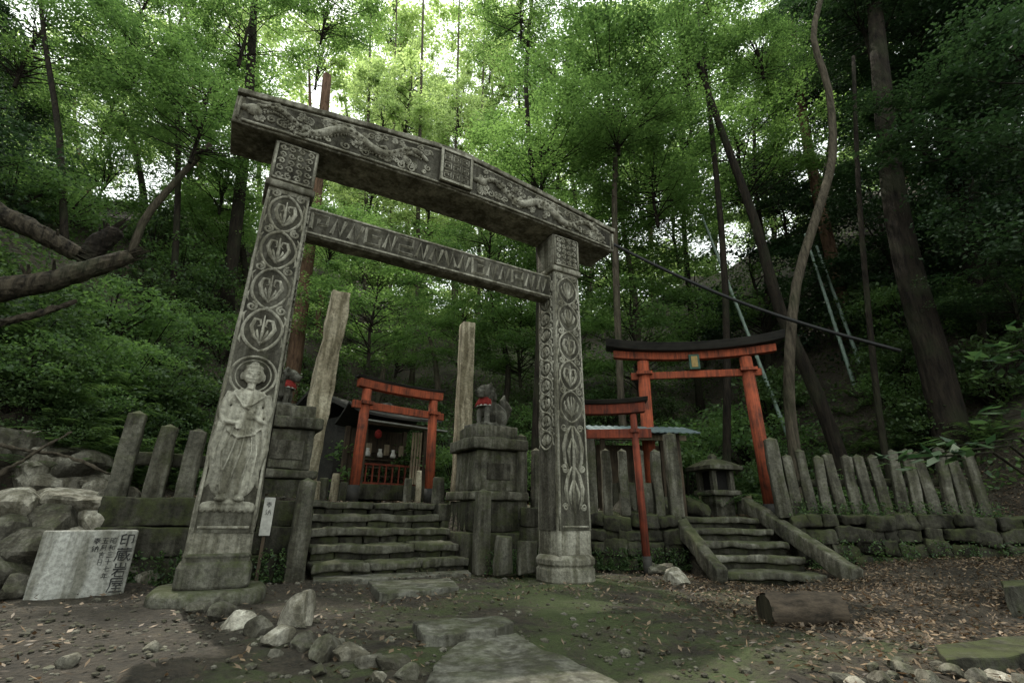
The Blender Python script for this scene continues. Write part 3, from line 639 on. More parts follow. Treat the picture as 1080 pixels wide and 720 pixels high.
# ================= vermilion toriis
def beam(mb,xs_,zf,h,d0,d1,tilt=0):
    loft(mb,list(xs_),lambda x:[(x,-d0/2,zf(x)),(x,-d1/2,zf(x)+h),(x,d1/2,zf(x)+h),(x,d0/2,zf(x))])
def torii(L,Rr,zt,r,label,over=.32,mat=M_red,roof=True,curve=.1,plate=True,caph=.06,capd=.3):
    L=Vector(L);Rr=Vector(Rr); mid=(L+Rr)/2; d=Rr-L; w=d.to_2d().length; rz=math.atan2(d.y,d.x); z0=min(L.z,Rr.z); mid.z=z0
    t=thing('vermilion_gate',mid,rz,label,'gate'); h=zt-z0; hw=w/2
    for s in (-1,1):
        MB().tube([(s*(hw+.04),0,-.05),(s*hw,0,h-.2)],[r*1.1,r],14).build('post',mat,t,smooth=True,clean=False)
        MB().tube([(s*(hw+.045),0,-.05),(s*(hw+.04),0,.2)],[r*1.25,r*1.22],14).build('post_sleeve',M_black,t,smooth=True,clean=False)
    b=MB(); beam(b,np.linspace(-hw-.22,hw+.22,3),lambda x:h-.52,.12,.06,.06); b.build('tie_beam',mat,t,bevel=.006)
    cf=lambda x:curve*(x/(hw+over))**2
    b=MB(); beam(b,np.linspace(-hw-over*.8,hw+over*.8,17),lambda x:h-.2+cf(x),.13,.13,.14); b.build('lintel',mat,t,bevel=.006)
    b=MB(); beam(b,np.linspace(-hw-over,hw+over,17),lambda x:h-.068+cf(x)*(1+.3*abs(x)),caph,capd*.66,capd); b.build('lintel_cap',M_black if roof else mat,t,bevel=.006)
    for s in (-1,1): MB().box((s*(hw+.0),0,h-.455+.03),(r*2.6,r*2.8,.05)).build('wedge',mat,t)
    if plate:
        MB().box((0,0,h-.3),(.1,.08,.18)).build('strut',mat,t)
        p=MB().box((0,-.08,h-.26),(.17,.03,.26)).build('name_plate',M_green,t,bevel=.004); MB().box((0,-.102,h-.26),(.1,.008,.19)).build('plate_panel',M_gold,p)
    return t
a=at(375,520,7.6); c=at(452,500,8.4); torii((a.x,7.6,.86),(c.x+.0,8.4,.9),2.74,.075,'small bright vermilion gate in front of the shrine at the top of the wide steps',.2,plate=False,curve=.03,caph=.04,capd=.2)
a=at(683,440,8.1); c=at(796,440,7.8); torii((a.x,8.1,.66),(c.x,7.8,.66),3.41,.1,'large vermilion gate with black curved roof beam above the narrow steps',.62,curve=.1,caph=.12,capd=.5)
torii((.86,6.62,.0),(1.65,6.5,.0),2.16,.045,'low dark red gate just right of the right carved pillar',.2,mat=M_redd,curve=.03,plate=False,caph=.05)
# ================= shrine
c=at(405,480,9.6); c.z=.9
s=thing('wooden_shrine',c,GA+.1,'small open fronted wooden shrine behind the bright vermilion gate','shrine')
MB().rbox((0,0,.12),(1.4,1.3,.26),amp=.008).build('stone_base',M_wall,s,smooth=True)
for x in (-.6,.6):
    for y in (-.5,.5): MB().box((x,y,.8),(.09,.09,1.2)).build('post',M_wood,s,bevel=.006)
MB().box((0,.5,.8),(1.14,.04,1.15)).build('back_wall',M_wood,s)
b=MB()
for i in range(4): b.box((0,.25-.14*i,.9-.16*i),(1.08,.16,.03)); 
b.build('altar_shelf',M_wood,s)
b=MB()
for x in np.linspace(-.5,.5,9): b.box((x,-.49,.42),(.025,.03,.35))
b.box((0,-.49,.6),(1.1,.045,.035)); b.box((0,-.49,.27),(1.1,.045,.035)); b.build('front_rail',M_redd,s)
MB().box((0,-.5,1.35),(1.3,.09,.1)).build('front_beam',M_wood,s,bevel=.005)
def gable(mb,w,d,z,h,th=.05,curve=.12):
    vs=[];fs=[];n=10
    for j,y in enumerate(np.linspace(-d/2,d/2,7)):
        lift=curve*(abs(y)/(d/2))**2*.5
        for i in range(-n,n+1):
            x=i/n; zz=z+h*(1-abs(x))**1.25+lift; vs.append((x*w/2,y,zz))
    m=2*n+1
    k=len(vs); vs+=[(a_,b_,c_+th) for a_,b_,c_ in vs]
    for j in range(6):
        for i in range(m-1):
            q=j*m+i; fs+=[(q,q+m,q+m+1,q+1),(k+q,k+q+1,k+q+m+1,k+q+m)]
    for i in range(m-1): fs+=[(i,i+1,k+i+1,k+i),(6*m+i+1,6*m+i,k+6*m+i,k+6*m+i+1)]
    for j in range(6): fs+=[(j*m+m,j*m,k+j*m,k+j*m+m),(j*m+m-1,j*m+2*m-1,k+j*m+2*m-1,k+j*m+m-1)]
    mb.add(vs,fs,Matrix.Rotation(PI/2,4,'Z'))
b=MB(); gable(b,1.6,1.6,1.4,.3,.045,.1); b.build('roof',M_black,s,smooth=False)
b=MB().rbar((-.72,-.86,1.3),(.85,-.86,1.26),.2,.03,amp=.002,r=.01); b.build('front_canopy',M_roof,s)
for x in (-.35,0,.3): MB().box((x,-.1,.92),(.09,.05,.2)).build('offering_tablet',M_woodl,s)
for x in (-.42,-.18,.08): MB().lathe([(.05,0),(.055,.05),(.03,.11),(.035,.15)],10,(x,-.25,.76)).build('offering_vase',M_white,s,smooth=True)
b=MB()
for k in range(4): 
    x=.3+k*.05; b.box((x,-.62-.01*k,.75),(.035,.02,.95))
b.build('slat_board',M_woodl,s)
MB().lathe([(.02,0),(.06,.03),(.065,.08),(.06,.12),(.02,.16)],14,(-.38,-.6,1.05)).build('paper_lantern',M_cloth,s,smooth=True)
c=at(366,470,11.4); c.z=.95
s=thing('shrine_building',c,GA+.35,'dark roofed shrine building half hidden behind the small shrine','shrine')
MB().box((0,0,.85),(1.3,1.2,1.7)).build('wall',M_black,s); b=MB(); gable(b,2.1,2.1,1.7,.45,.08,.35); b.build('roof',M_black,s)
MB().box((0,-.62,.8),(.6,.04,1.2)).build('door',M_redd,s)
# blue roofed shelter
c=at(668,470,8.1); c.z=.66
s=thing('metal_roofed_shelter',c,.05,'low shelter with blue metal roof behind the middle fence','shelter')
for x in (-.6,.6):
    for y in (-.35,.35): MB().box((x,y,.65),(.07,.07,1.3)).build('post',M_wood,s)
b=MB(); vs=[];fs=[]
for i in range(61):
    x=-.85+i*1.7/60; z=.005*(1 if i%4<2 else -1); vs+=[(x,-.7,1.22+z),(x,0,1.42+z),(x,.6,1.28+z)]
for i in range(60): fs+=[(3*i,3*i+3,3*i+4,3*i+1),(3*i+1,3*i+4,3*i+5,3*i+2)]
b.add(vs,fs); o=b.build('roof',M_roofb,s,clean=False); md=o.modifiers.new('s','SOLIDIFY'); md.thickness=.015
MB().box((0,.35,.6),(1.1,.04,1.1)).build('back_wall',M_wood,s); MB().box((0,-.35,1.18),(1.5,.06,.08)).build('fascia',M_woodl,s)
MB().rbox((0,0,.25),(.7,.45,.5)).build('altar_block',M_post,s,smooth=True)
# stone lantern
c=at(757,530,8.3); c.z=.66
s=thing('stone_lantern',c,.3,'squat stone lantern with wide flat square roof behind the narrow steps','lantern')
MB().rbox((0,0,.16),(.36,.36,.34),amp=.006).build('foot',M_post,s,smooth=True); MB().rbox((0,0,.37),(.5,.5,.08),amp=.006).build('platform',M_post,s,smooth=True)
for x in (-1,1):
    for y in (-1,1): MB().box((.17*x,.17*y,.56),(.08,.08,.3)).build('fire_box_column',M_post,s,bevel=.006)
MB().box((0,0,.56),(.26,.26,.3)).build('fire_box_shade',M_dark,s)  # near-black block paints the shade inside the open fire box
MB().lathe([(.32,.715),(.45,.73),(.45,.79),(.28,.86),(.13,.91),(.07,.915),(.08,.96),(.04,1.),(.01,1.01)],4,rot=PI/4).build('roof',M_post,s,bevel=.01)
TB=[(340,522,8.2,.42,.16),(352,520,8.6,.5,.14),(362,520,8.9,.36,.15),(330,524,7.9,.34,.2),(430,516,8.2,.4,.14),(441,518,8.3,.55,.1),(462,520,8.0,.42,.2),(742,530,8.9,.4,.14),(780,530,8.6,.42,.12),(790,530,8.6,.36,.12),(771,531,8.8,.38,.12),(598,530,7.7,.5,.2),(584,530,7.6,.42,.16)]
for i,(px,py,Y_,h,w) in enumerate(TB):
    c=at(px,py,Y_); c.z=H(c.x,c.y)
    MB().rbox((0,0,h/2),(w,.08,h),r=.02,amp=.006,res=.1,top=(.85,1)).build('stone_tablet',M_pale if i%2 else M_post,None,loc=c,rz=random.uniform(-.2,.4),smooth=True,
        label='small upright stone tablet, %s from the left among those behind the steps and fences'%ordn(sorted(t[0] for t in TB).index(px)+1),cat='tablet',group='small stone tablets on the terrace')
for i,(px,py,Y_,w,h) in enumerate(((556,604,6.6,.3,.35),(530,606,6.45,.22,.42))):
    c=gp(px,py,.02); MB().rbox((0,0,h/2),(w,.1,h),r=.02,amp=.02,res=.08,top=(.8,1)).build('leaning_slab',M_step,None,loc=c,rz=GA,smooth=True,label=['rough stone slab leaning by the right gate pillar','narrow stone slab leaning beside the right newel post'][i],cat='slab')
# ================= writing, brush strokes on a 10 x 10 grid
KJ={'印':'4,9 1.5,8.2|1.5,8.2 1.5,2|1.5,5.5 4.5,5.5|1.5,2.2 4.5,2.8|5.5,8.5 9,8.5 9,3.2 8,3|5.5,8.5 5.5,.5',
'蔵':'.5,9 9.5,9|3.3,9.8 3.3,8.3|6.7,9.8 6.7,8.3|1.2,7.5 9.5,7.5|1.2,7.5 1.2,4 .2,.5|2.5,6.2 6,6.2|2.5,6.2 2.5,1.2 6,1.2|2.5,4.5 5.8,4.5 5.8,3 2.5,3|4.2,6.2 4.2,1.2|6.3,8 7,4 9,.5 9.8,2|8.8,5.5 6,1.2',
'岩':'2,9.3 2,6.5 8,6.5 8,9.3|5,9.8 5,6.5|1,5.2 9,5.2|4.5,5.2 1,1.5|3,3.5 3,.3 8,.3 8,3.5 3,3.5',
'屋':'1.5,9.3 8.5,9.3 8.5,7.3 1.5,7.3|1.5,9.3 1.5,4 .3,.3|2.5,6 9,6|5,6 3,4.3 8,4.6|7,5.3 8.5,4|2.8,2.6 8.5,2.6|5.5,4.3 5.5,.4|1.8,.4 9.5,.4',
'昭':'1,9 1,1.5 4,1.5 4,9 1,9|1,5.3 4,5.3|5,9 9.3,9 9,6 8,6|7,9 5,5.8|5.3,4.5 5.3,.8 9,.8 9,4.5 5.3,4.5',
'和':'4.5,9.5 1,8.3|.3,6.3 5.5,6.3|3,8.8 3,.3|3,6 .5,2.5|3,6 5.2,3.5|6.3,7.5 6.3,1.5 9.3,1.5 9.3,7.5 6.3,7.5',
'三':'1.5,8.5 8.5,8.5|2,5 8,5|.7,1 9.3,1','十':'.7,5.5 9.3,5.5|5,9.5 5,.3','七':'.7,5 9.3,6.3|4.2,9.5 4.2,1.2 9,1.2 9,2.5',
'年':'3,9.8 1,6.8|2.6,8.5 9,8.5|2.5,6 8.5,6|2.5,6 2.5,3.2|.5,3.2 9.5,3.2|5.5,8.5 5.5,0',
'五':'1,9 9,9|4.8,9 3.8,.8|2,5.5 7.5,5.5 7.2,.8|.5,.8 9.5,.8','月':'2.5,9.3 2.5,4 1,.3|2.5,9.3 8,9.3 8,.6 7,.5|2.5,6.5 8,6.5|2.5,3.8 8,3.8',
'吉':'.7,8 9.3,8|5,9.8 5,5.5|2,5.5 8,5.5|2.5,4 2.5,.5 7.5,.5 7.5,4 2.5,4','日':'2.5,9 2.5,.5 7.5,.5 7.5,9 2.5,9|2.5,5 7.5,5',
'奉':'1.5,8.7 8.5,8.7|2,7.3 8,7.3|.7,5.8 9.3,5.8|5,9.8 5,6|4.5,6 1,3.3|5.5,6 9,3.3|3.3,3.6 6.7,3.6|2.8,2.2 7.2,2.2|5,4.5 5,0',
'納':'3,9.5 1,7 3,6.5 1,4.5 4,4.8|2.5,4.5 2.5,.3|1,3 .7,1.5|3.7,3 4.2,2|5.3,7.5 5.3,.3|5.3,7.5 9,7.5 9,.8 8,.5|7.2,9.6 7.2,7 5.7,3.5|7.2,6 8.6,3.8'}
def column(b,txt,x,ztop,size,y,step=1.12,wt=.05,dx=0):
    for i,ch in enumerate(txt):
        cx=x+i*dx; zt=ztop-(0 if dx else size*i*step)
        for s_ in KJ[ch].split('|'):
            pts=[tuple(float(k) for k in q.split(',')) for q in s_.split()]
            b.tube([(cx+(p[0]/10-.5)*size,y,zt-size+p[1]/10*size) for p in pts],[size*wt*(1.15 if k==0 else .9) for k in range(len(pts))],5)
a=gp(24,636); c=gp(128,628); d=c-a; L=d.length; rz=math.atan2(d.y,d.x); mid=(a+c)/2; mid.z=0
s=thing('inscribed_stone',mid,rz,'pale polished stone slab with black Japanese writing, low at the left','stone marker')
MB().rbox((0,0,.235),(L*1.02,.13,.54),r=.012,amp=.004,res=.08,top=(1.,.95)).build('slab',M_sign,s,smooth=True)
b=MB(); column(b,'印蔵岩屋',L*.39,.485,.108,-.0665,1.04,.045); column(b,'昭和三十七年',L*.24,.45,.046,-.0665,1.15,.045); column(b,'五月吉日',L*.15,.45,.046,-.0665,1.15,.045); column(b,'奉納',L*.06,.45,.05,-.0665,1.15,.045); b.build('inscription',M_ink,s,clean=False)
s=thing('white_marker_board',G(-1.36,.78,.0),GA,'small white wooden marker board on a stake beside the left newel post','sign')
MB().box((0,.0,.2),(.03,.02,.5)).build('stake',M_wood,s); MB().rbox((0,-.02,.62),(.1,.02,.36),r=.006,amp=.001).build('board',M_white,s)
b=MB(); column(b,'奉納',0,.76,.06,-.03,1.2,.04); b.build('inscription',M_ink,s,clean=False)
# ================= path slabs
def slab(pix,z,th,label,mat=M_slab,name='path_slab'):
    P_=[gp(x,y,z) for x,y in pix]; c=sum(P_,Vector())/len(P_)
    bm=bmesh.new(); vs=[bm.verts.new((p.x-c.x,p.y-c.y,0)) for p in P_]; f=bm.faces.new(vs); r=bmesh.ops.extrude_face_region(bm,geom=[f])
    for v_ in r['geom']:
        if isinstance(v_,bmesh.types.BMVert): v_.co.z-=th
    bmesh.ops.recalc_face_normals(bm,faces=bm.faces); bmesh.ops.triangulate(bm,faces=bm.faces)
    bmesh.ops.subdivide_edges(bm,edges=bm.edges,cuts=4,use_grid_fill=True)
    for v_ in bm.verts: v_.co+=noise.noise_vector(v_.co*6+c)*.016+noise.noise_vector(v_.co*19+c)*.006
    me=bpy.data.meshes.new(name); bm.to_mesh(me); bm.free(); me.materials.append(mat); o=bpy.data.objects.new(name,me); C.objects.link(o); o.location=(c.x,c.y,z)
    md=o.modifiers.new('b','BEVEL'); md.width=.01; md.segments=2; md.limit_method='ANGLE'; md.angle_limit=R(50)
    tag(o,label,'paving slab')
slab([(486,673),(515,670),(545,667),(558,676),(575,686),(622,702),(668,726),(560,730),(446,726),(450,714),(458,700)],.008,.1,'broad flat paving slab nearest the camera')
slab([(436,655),(480,651),(530,648),(542,655),(520,664),(448,669)],.05,.14,'thick stepping slab in front of the broad paving slab')
slab([(388,612),(475,609),(484,618),(400,625)],.04,.1,'flat stepping slab at the foot of the wide steps')
slab([(330,606),(492,598),(497,604),(330,613)],.03,.1,'long threshold slab along the foot of the wide steps')
slab([(985,680),(1090,668),(1100,686),(1000,698)],.04,.2,'thick squared stone block at the lower right',M_wall,'stone_block')
slab([(1056,612),(1090,609),(1090,616),(1058,619)],.2,.3,'dark squared stone block at the right edge',M_wall,'stone_block')
# ================= rocks
ib=bmesh.new(); bmesh.ops.create_icosphere(ib,subdivisions=4,radius=1); IV=np.array([v.co[:] for v in ib.verts]); IF=[tuple(v.index for v in f.verts) for f in ib.faces]; ib.free()
def rock(c,s,label,mat,group=None,seed=0,cuts=12,name='rock',cat='rock',asp=(1,.75,.65),lift=.25):
    r_=np.random.default_rng(seed); n_=r_.normal(size=(cuts,3)); n_/=np.linalg.norm(n_,axis=1,keepdims=True); d_=r_.uniform(.5,.9,cuts)
    dp=IV@n_.T; k=np.where(dp>.02,d_/np.maximum(dp,.02),9).min(1); k=np.minimum(k,1.05)
    V_=IV*k[:,None]; V_=V_+.03*np.array([noise.noise_vector(Vector(v)*4+Vector((seed,0,0)))[:] for v in V_]); a=r_.uniform(0,6.28); ca,sa=math.cos(a),math.sin(a)
    V_=V_*np.array(asp)*s; V_=np.stack([V_[:,0]*ca-V_[:,1]*sa,V_[:,0]*sa+V_[:,1]*ca,V_[:,2]],1)
    me=bpy.data.meshes.new(name); me.from_pydata(V_.tolist(),[],IF); me.materials.append(mat); me.polygons.foreach_set('use_smooth',[True]*len(me.polygons))
    try: me.set_sharp_from_angle(angle=R(22))
    except Exception: pass
    o=bpy.data.objects.new(name,me); C.objects.link(o); o.location=(c[0],c[1],c[2]+s*lift); tag(o,label,cat,group); return o
def rocks(lst,fmt,group,z=None,seed=0,k=1.35):
    srt=sorted(l[0] for l in lst)
    for i,(px,py,rp,pale) in enumerate(lst):
        c=gp(px,py,0); c.z=H(c.x,c.y)
        rock(c,rp/F*c.y*k,fmt%(ordn(srt.index(px)+1),),M_rockl if pale else M_rock,group,seed+i)
rocks([(210,646,13,0),(232,655,15,0),(250,664,15,1),(272,674,15,0),(294,683,16,1),(318,690,15,0),(342,697,18,0),(368,702,16,1),(392,706,14,0),(412,709,16,0),(430,714,13,0),(288,697,8,0),(335,714,9,0),(70,700,12,0),(160,690,9,0),(186,640,12,0),(399,718,9,1),(262,655,8,0),(354,688,9,0)],'rough stone, %s from the left in the line edging the path','rocks edging the path at the lower left',seed=10,k=1.1)
c=gp(311,664); rock(c,.18,'tall angular pale boulder standing just right of the left carved pillar',M_rockl,seed=78,asp=(.8,.65,1.0),lift=.45)
rocks([(886,712,11,0),(905,718,10,1),(930,716,13,0),(955,708,10,0),(978,716,11,0),(1005,712,10,0),(1030,718,12,0),(1055,712,10,1),(1075,718,11,0),(945,700,8,0),(990,704,7,0),(920,704,7,0),(700,606,13,0),(712,612,14,1),(690,602,10,0),(662,598,11,0)],'loose stone, %s from the left among those at the right of the ground','loose rocks on the right',seed=40,k=1.2)
cand=[(12,545,26,1),(44,560,24,0),(20,585,24,0),(72,535,24,1),(92,552,20,1),(58,512,22,1),(30,522,22,1),(14,500,24,0),(106,575,16,0),(128,592,13,1),(128,566,15,1),(84,500,20,0),(42,490,18,1),(104,522,17,1),(118,546,14,0),(62,574,16,1),(6,475,22,0),(140,606,10,0),(152,610,9,1),(76,556,13,1),(26,560,13,1),(148,590,10,0),(4,566,20,0),(98,508,12,1),(60,540,13,1),(86,576,11,1),(8,600,20,0),(46,545,10,1),(34,505,12,1),(70,480,14,0),(110,600,9,0),(16,622,14,0),(50,530,14,1),(88,535,12,1),(24,480,12,1),(110,560,12,1)]
srt=sorted(c_[0] for c_ in cand)
for i,(px,py,rp,pale) in enumerate(cand):
    c=hit(px,py+rp*.55,4.1 if py<600 else 3.6); rp_=rp*1.45
    rock((c.x,c.y,c.z),min(.4,rp_/F*c.y),'angular %s rock, %s from the left in the tumbled pile above the inscribed slab'%('pale' if pale else 'grey',ordn(srt.index(px)+1)),M_rockl if pale else M_rock,'tumbled rocks at the left',100+i,cuts=8,lift=.35)
c=at(733,520,7.9); rock((c.x,c.y,.7),.3,'dark mossy boulder just left of the stone lantern',M_wall,seed=91)
# log
A=gp(806,640,.06); B_=gp(888,640,.06); A.z=B_.z=.08+H(A.x,A.y); B_.y+=.05
s=thing('cut_log',(A.x,A.y,A.z),0,'short cut log lying on the leaves in front of the narrow steps','log')
b=MB(); n_=24; vs=[];fs=[]
for i in range(13):
    p=A.lerp(B_,i/12)-A
    for k in range(n_):
        w=2*PI*k/n_; r_=.12*(1+.14*noise.noise(Vector((i*.5,math.cos(w)*1.5,math.sin(w)*1.5)))+.08*noise.noise(Vector((i*.9,math.cos(w)*6,math.sin(w)*6)))); vs.append((p.x+.02*noise.noise(Vector((k*.8,i,2))),p.y+r_*math.cos(w),p.z+r_*math.sin(w)))
for i in range(12):
    for k in range(n_): fs.append((i*n_+k,i*n_+(k+1)%n_,(i+1)*n_+(k+1)%n_,(i+1)*n_+k))
b.add(vs,fs).build('bark',M_log,s,smooth=True)
for e,dx in ((A,.004),(B_,-.004)): MB().tube([(e.x-A.x+dx,e.y-A.y,0),(e.x-A.x+dx*4,e.y-A.y,0)],.112,16).build('cut_end',M_barkd,s,clean=False)
def logpix(pix,Y,r,label,mat=M_barkd,name='fallen_log'):
    P_=[at(x,y,d) for (x,y),d in zip(pix,Y)]
    Q=[];RR=[]
    for i in range(len(P_)-1):
        for j in range(10):
            t=j/10; p=P_[i].lerp(P_[i+1],t); Q.append(p+noise.noise_vector(p*2.1)*.02); RR.append((r[i]*(1-t)+r[i+1]*t)*(1+.12*noise.noise(p*9)))
    Q.append(P_[-1]); RR.append(r[-1]*.8)
    n_=16; b=MB().tube(Q,RR,n_); b.v=[tuple(Vector(v_)+noise.noise_vector(Vector(v_)*22)*.018) for v_ in b.v]
    if max(r)>.08:
        for k in range(26):
            d=(P_[-1]-P_[-2]).normalized(); a_=random.uniform(0,6.28); q=r[-1]*random.uniform(.3,.95); o_=P_[-1]+Vector((0,math.cos(a_)*q,math.sin(a_)*q))
            b.tube([o_-d*.15,o_+d*random.uniform(.03,.24)+Vector((0,0,random.uniform(-.02,.03)))],[random.uniform(.015,.03),.002],4)
        for k in range(3):                         # broken side stubs
            p=P_[0].lerp(P_[-1],random.uniform(.3,.9)); b.tube([p,p+Vector((random.uniform(-.05,.15),-.12,random.uniform(.08,.22)))],[.03,.012],6)
    b.build(name,mat,smooth=False,clean=False,label=label,cat='log')
logpix([(-30,312),(60,294),(138,270)],[5.0,5.3,5.6],[.15,.125,.09],'broken mossy fallen trunk lying across the left bank')
logpix([(-30,212),(30,240),(84,268)],[5.0,5.3,5.6],[.14,.12,.1],'dead trunk slanting down from the left edge')
logpix([(-20,345),(40,330),(80,318)],[5.,5.2,5.4],[.045,.04,.03],'thin dead branch lying below the fallen trunk')
logpix([(90,276),(106,256),(122,244)],[5.7,5.75,5.8],[.13,.13,.11],'dark rotten stump on the left bank beside the fallen trunk',M_bark,'tree_stump')
logpix([(0,470),(60,478),(120,500)],[4.9,4.9,4.9],[.02,.016,.01],'bare twig sticking out above the tumbled rocks',M_barkg,'dead_branch')
logpix([(0,500),(50,470),(75,455)],[4.7,4.8,4.9],[.022,.016,.01],'crooked bare branch leaning on the tumbled rocks',M_barkg,'dead_branch')
b=MB(); A=at(640,254,9.); B_=at(950,370,7.5); pts=[A.lerp(B_,t)-Vector((0,0,.25*math.sin(PI*t))) for t in np.linspace(0,1,20)]
b.tube(pts,.032,8); o=b.build('black_pipe',M_cable,smooth=True,clean=False,label='black pipe strung slanting between trunks at the right',cat='pipe')
# ================= TREES with visible trunks
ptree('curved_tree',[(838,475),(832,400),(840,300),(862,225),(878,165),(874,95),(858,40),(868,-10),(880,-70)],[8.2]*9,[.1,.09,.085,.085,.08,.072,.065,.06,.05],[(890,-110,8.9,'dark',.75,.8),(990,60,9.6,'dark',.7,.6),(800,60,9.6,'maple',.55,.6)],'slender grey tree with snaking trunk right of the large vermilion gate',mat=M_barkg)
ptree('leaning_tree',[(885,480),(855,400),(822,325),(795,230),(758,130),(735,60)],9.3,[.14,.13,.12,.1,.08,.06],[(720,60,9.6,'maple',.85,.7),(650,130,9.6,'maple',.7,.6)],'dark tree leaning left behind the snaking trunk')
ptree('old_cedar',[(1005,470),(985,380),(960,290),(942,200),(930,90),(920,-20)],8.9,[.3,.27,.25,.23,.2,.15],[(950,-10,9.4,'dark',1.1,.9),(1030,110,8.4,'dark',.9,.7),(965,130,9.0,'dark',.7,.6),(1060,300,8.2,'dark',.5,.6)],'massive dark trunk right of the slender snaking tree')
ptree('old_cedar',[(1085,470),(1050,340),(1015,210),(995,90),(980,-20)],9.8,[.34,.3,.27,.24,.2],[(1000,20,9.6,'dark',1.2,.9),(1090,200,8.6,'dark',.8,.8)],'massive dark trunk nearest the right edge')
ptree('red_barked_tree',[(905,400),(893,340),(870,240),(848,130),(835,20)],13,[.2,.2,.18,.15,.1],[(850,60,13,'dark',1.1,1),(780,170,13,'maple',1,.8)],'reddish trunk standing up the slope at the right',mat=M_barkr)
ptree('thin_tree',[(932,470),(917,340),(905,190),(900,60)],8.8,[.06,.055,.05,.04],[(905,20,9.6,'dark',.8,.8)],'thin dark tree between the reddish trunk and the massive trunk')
ptree('thin_tree',[(655,420),(650,300),(648,200),(652,110)],10.5,[.08,.08,.07,.06],[(640,110,10.5,'maple',1,.7),(570,170,10.5,'maple',.8,.6),(690,200,10.8,'maple',.8,.6)],'thin upright tree just right of the carved lintel',mat=M_barkg)
ptree('leaning_tree',[(150,236),(185,192),(222,152)],11.5,[.1,.085,.07],[(215,120,10.9,'maple',.9,.8),(150,60,10.6,'maple',.8,.7)],'bare trunk leaning right above the left bank',mat=M_barkg)
ptree('tall_tree',[(238,330),(250,230),(262,110),(268,0)],13.5,[.2,.19,.17,.12],[(265,20,13.,'maple',1.0,1),(240,190,13.5,'maple',.8,.7)],'dark trunk seen just left of the left carved pillar')
ptree('red_barked_tree',[(308,400),(322,290),(335,190),(345,80)],12.5,[.2,.19,.17,.14],[(345,10,12.6,'maple',.8,.9),(395,330,12,'maple',.8,.8),(350,250,12,'maple',.6,.7)],'brown trunk rising between the left pillar and the pale cracked pillar',mat=M_barkr)
gfar='distant pale trunks seen under the lintel'
fx=(385,412,440,478,505)
for i,(x,d) in enumerate(zip(fx,(20,24,19,23,26))):
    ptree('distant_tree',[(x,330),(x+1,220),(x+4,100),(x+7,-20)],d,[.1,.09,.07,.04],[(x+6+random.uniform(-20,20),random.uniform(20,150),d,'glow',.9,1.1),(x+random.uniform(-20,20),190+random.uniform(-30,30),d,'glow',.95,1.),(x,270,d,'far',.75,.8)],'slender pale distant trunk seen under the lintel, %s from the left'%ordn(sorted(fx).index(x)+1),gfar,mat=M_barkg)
def filler(lst,name,grp,fmt):
    srt=sorted(l[0] for l in lst)
    for i,(x,d,rows,kind,s_,mt) in enumerate(lst):
        top=rows[-1]; f=at(x,360,d); h=H(f.x,f.y); cs=[(x+random.uniform(-25,25),y,d+random.uniform(-.8,.8),kind,s_*random.uniform(.85,1.15),.9) for y in rows]
        pts=[Vector((f.x,f.y,h-.2))]; tp=at(x+random.uniform(-20,20),top,d)
        for t in (.33,.66,1): pts.append(pts[0].lerp(tp,t)+Vector((random.uniform(-.3,.3),0,0)))
        r0=.0055*d+.03
        tree(name,pts,[r0,r0*.85,r0*.7,r0*.35],[(at(a_,b_,c_),k_,s2_,z_) for a_,b_,c_,k_,s2_,z_ in cs],fmt%ordn(srt.index(lst[i][0])+1),grp,mt)
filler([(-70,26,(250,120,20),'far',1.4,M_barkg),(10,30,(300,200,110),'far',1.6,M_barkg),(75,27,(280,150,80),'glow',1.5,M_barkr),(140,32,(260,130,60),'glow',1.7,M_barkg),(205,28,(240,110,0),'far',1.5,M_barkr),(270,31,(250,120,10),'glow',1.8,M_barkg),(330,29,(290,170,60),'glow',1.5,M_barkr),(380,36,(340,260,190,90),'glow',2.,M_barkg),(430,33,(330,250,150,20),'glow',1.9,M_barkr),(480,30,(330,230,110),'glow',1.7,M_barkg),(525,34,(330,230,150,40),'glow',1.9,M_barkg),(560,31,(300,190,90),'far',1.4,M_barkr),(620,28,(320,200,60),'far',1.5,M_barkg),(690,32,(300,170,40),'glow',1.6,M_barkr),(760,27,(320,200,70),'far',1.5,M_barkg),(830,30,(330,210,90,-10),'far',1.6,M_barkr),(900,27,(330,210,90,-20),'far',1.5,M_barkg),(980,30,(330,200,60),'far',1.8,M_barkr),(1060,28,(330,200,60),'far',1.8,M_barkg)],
 'hillside_tree','trees high on the far hillside','tall sunlit tree high on the far hillside, %s from the left')
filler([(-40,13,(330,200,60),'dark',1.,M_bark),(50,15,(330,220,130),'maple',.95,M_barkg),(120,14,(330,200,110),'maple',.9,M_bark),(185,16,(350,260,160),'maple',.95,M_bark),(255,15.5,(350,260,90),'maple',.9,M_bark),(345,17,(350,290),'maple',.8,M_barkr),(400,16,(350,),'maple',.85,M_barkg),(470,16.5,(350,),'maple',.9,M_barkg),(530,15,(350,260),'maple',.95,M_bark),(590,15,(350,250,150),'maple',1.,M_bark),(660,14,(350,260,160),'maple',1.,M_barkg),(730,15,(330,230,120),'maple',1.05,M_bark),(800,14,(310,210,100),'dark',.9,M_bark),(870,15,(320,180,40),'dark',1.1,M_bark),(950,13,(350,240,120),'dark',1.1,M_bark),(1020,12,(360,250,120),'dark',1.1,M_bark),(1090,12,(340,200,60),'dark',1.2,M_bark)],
 'forest_tree','trees on the slope behind the shrines','leafy tree on the slope behind the shrines, %s from the left')
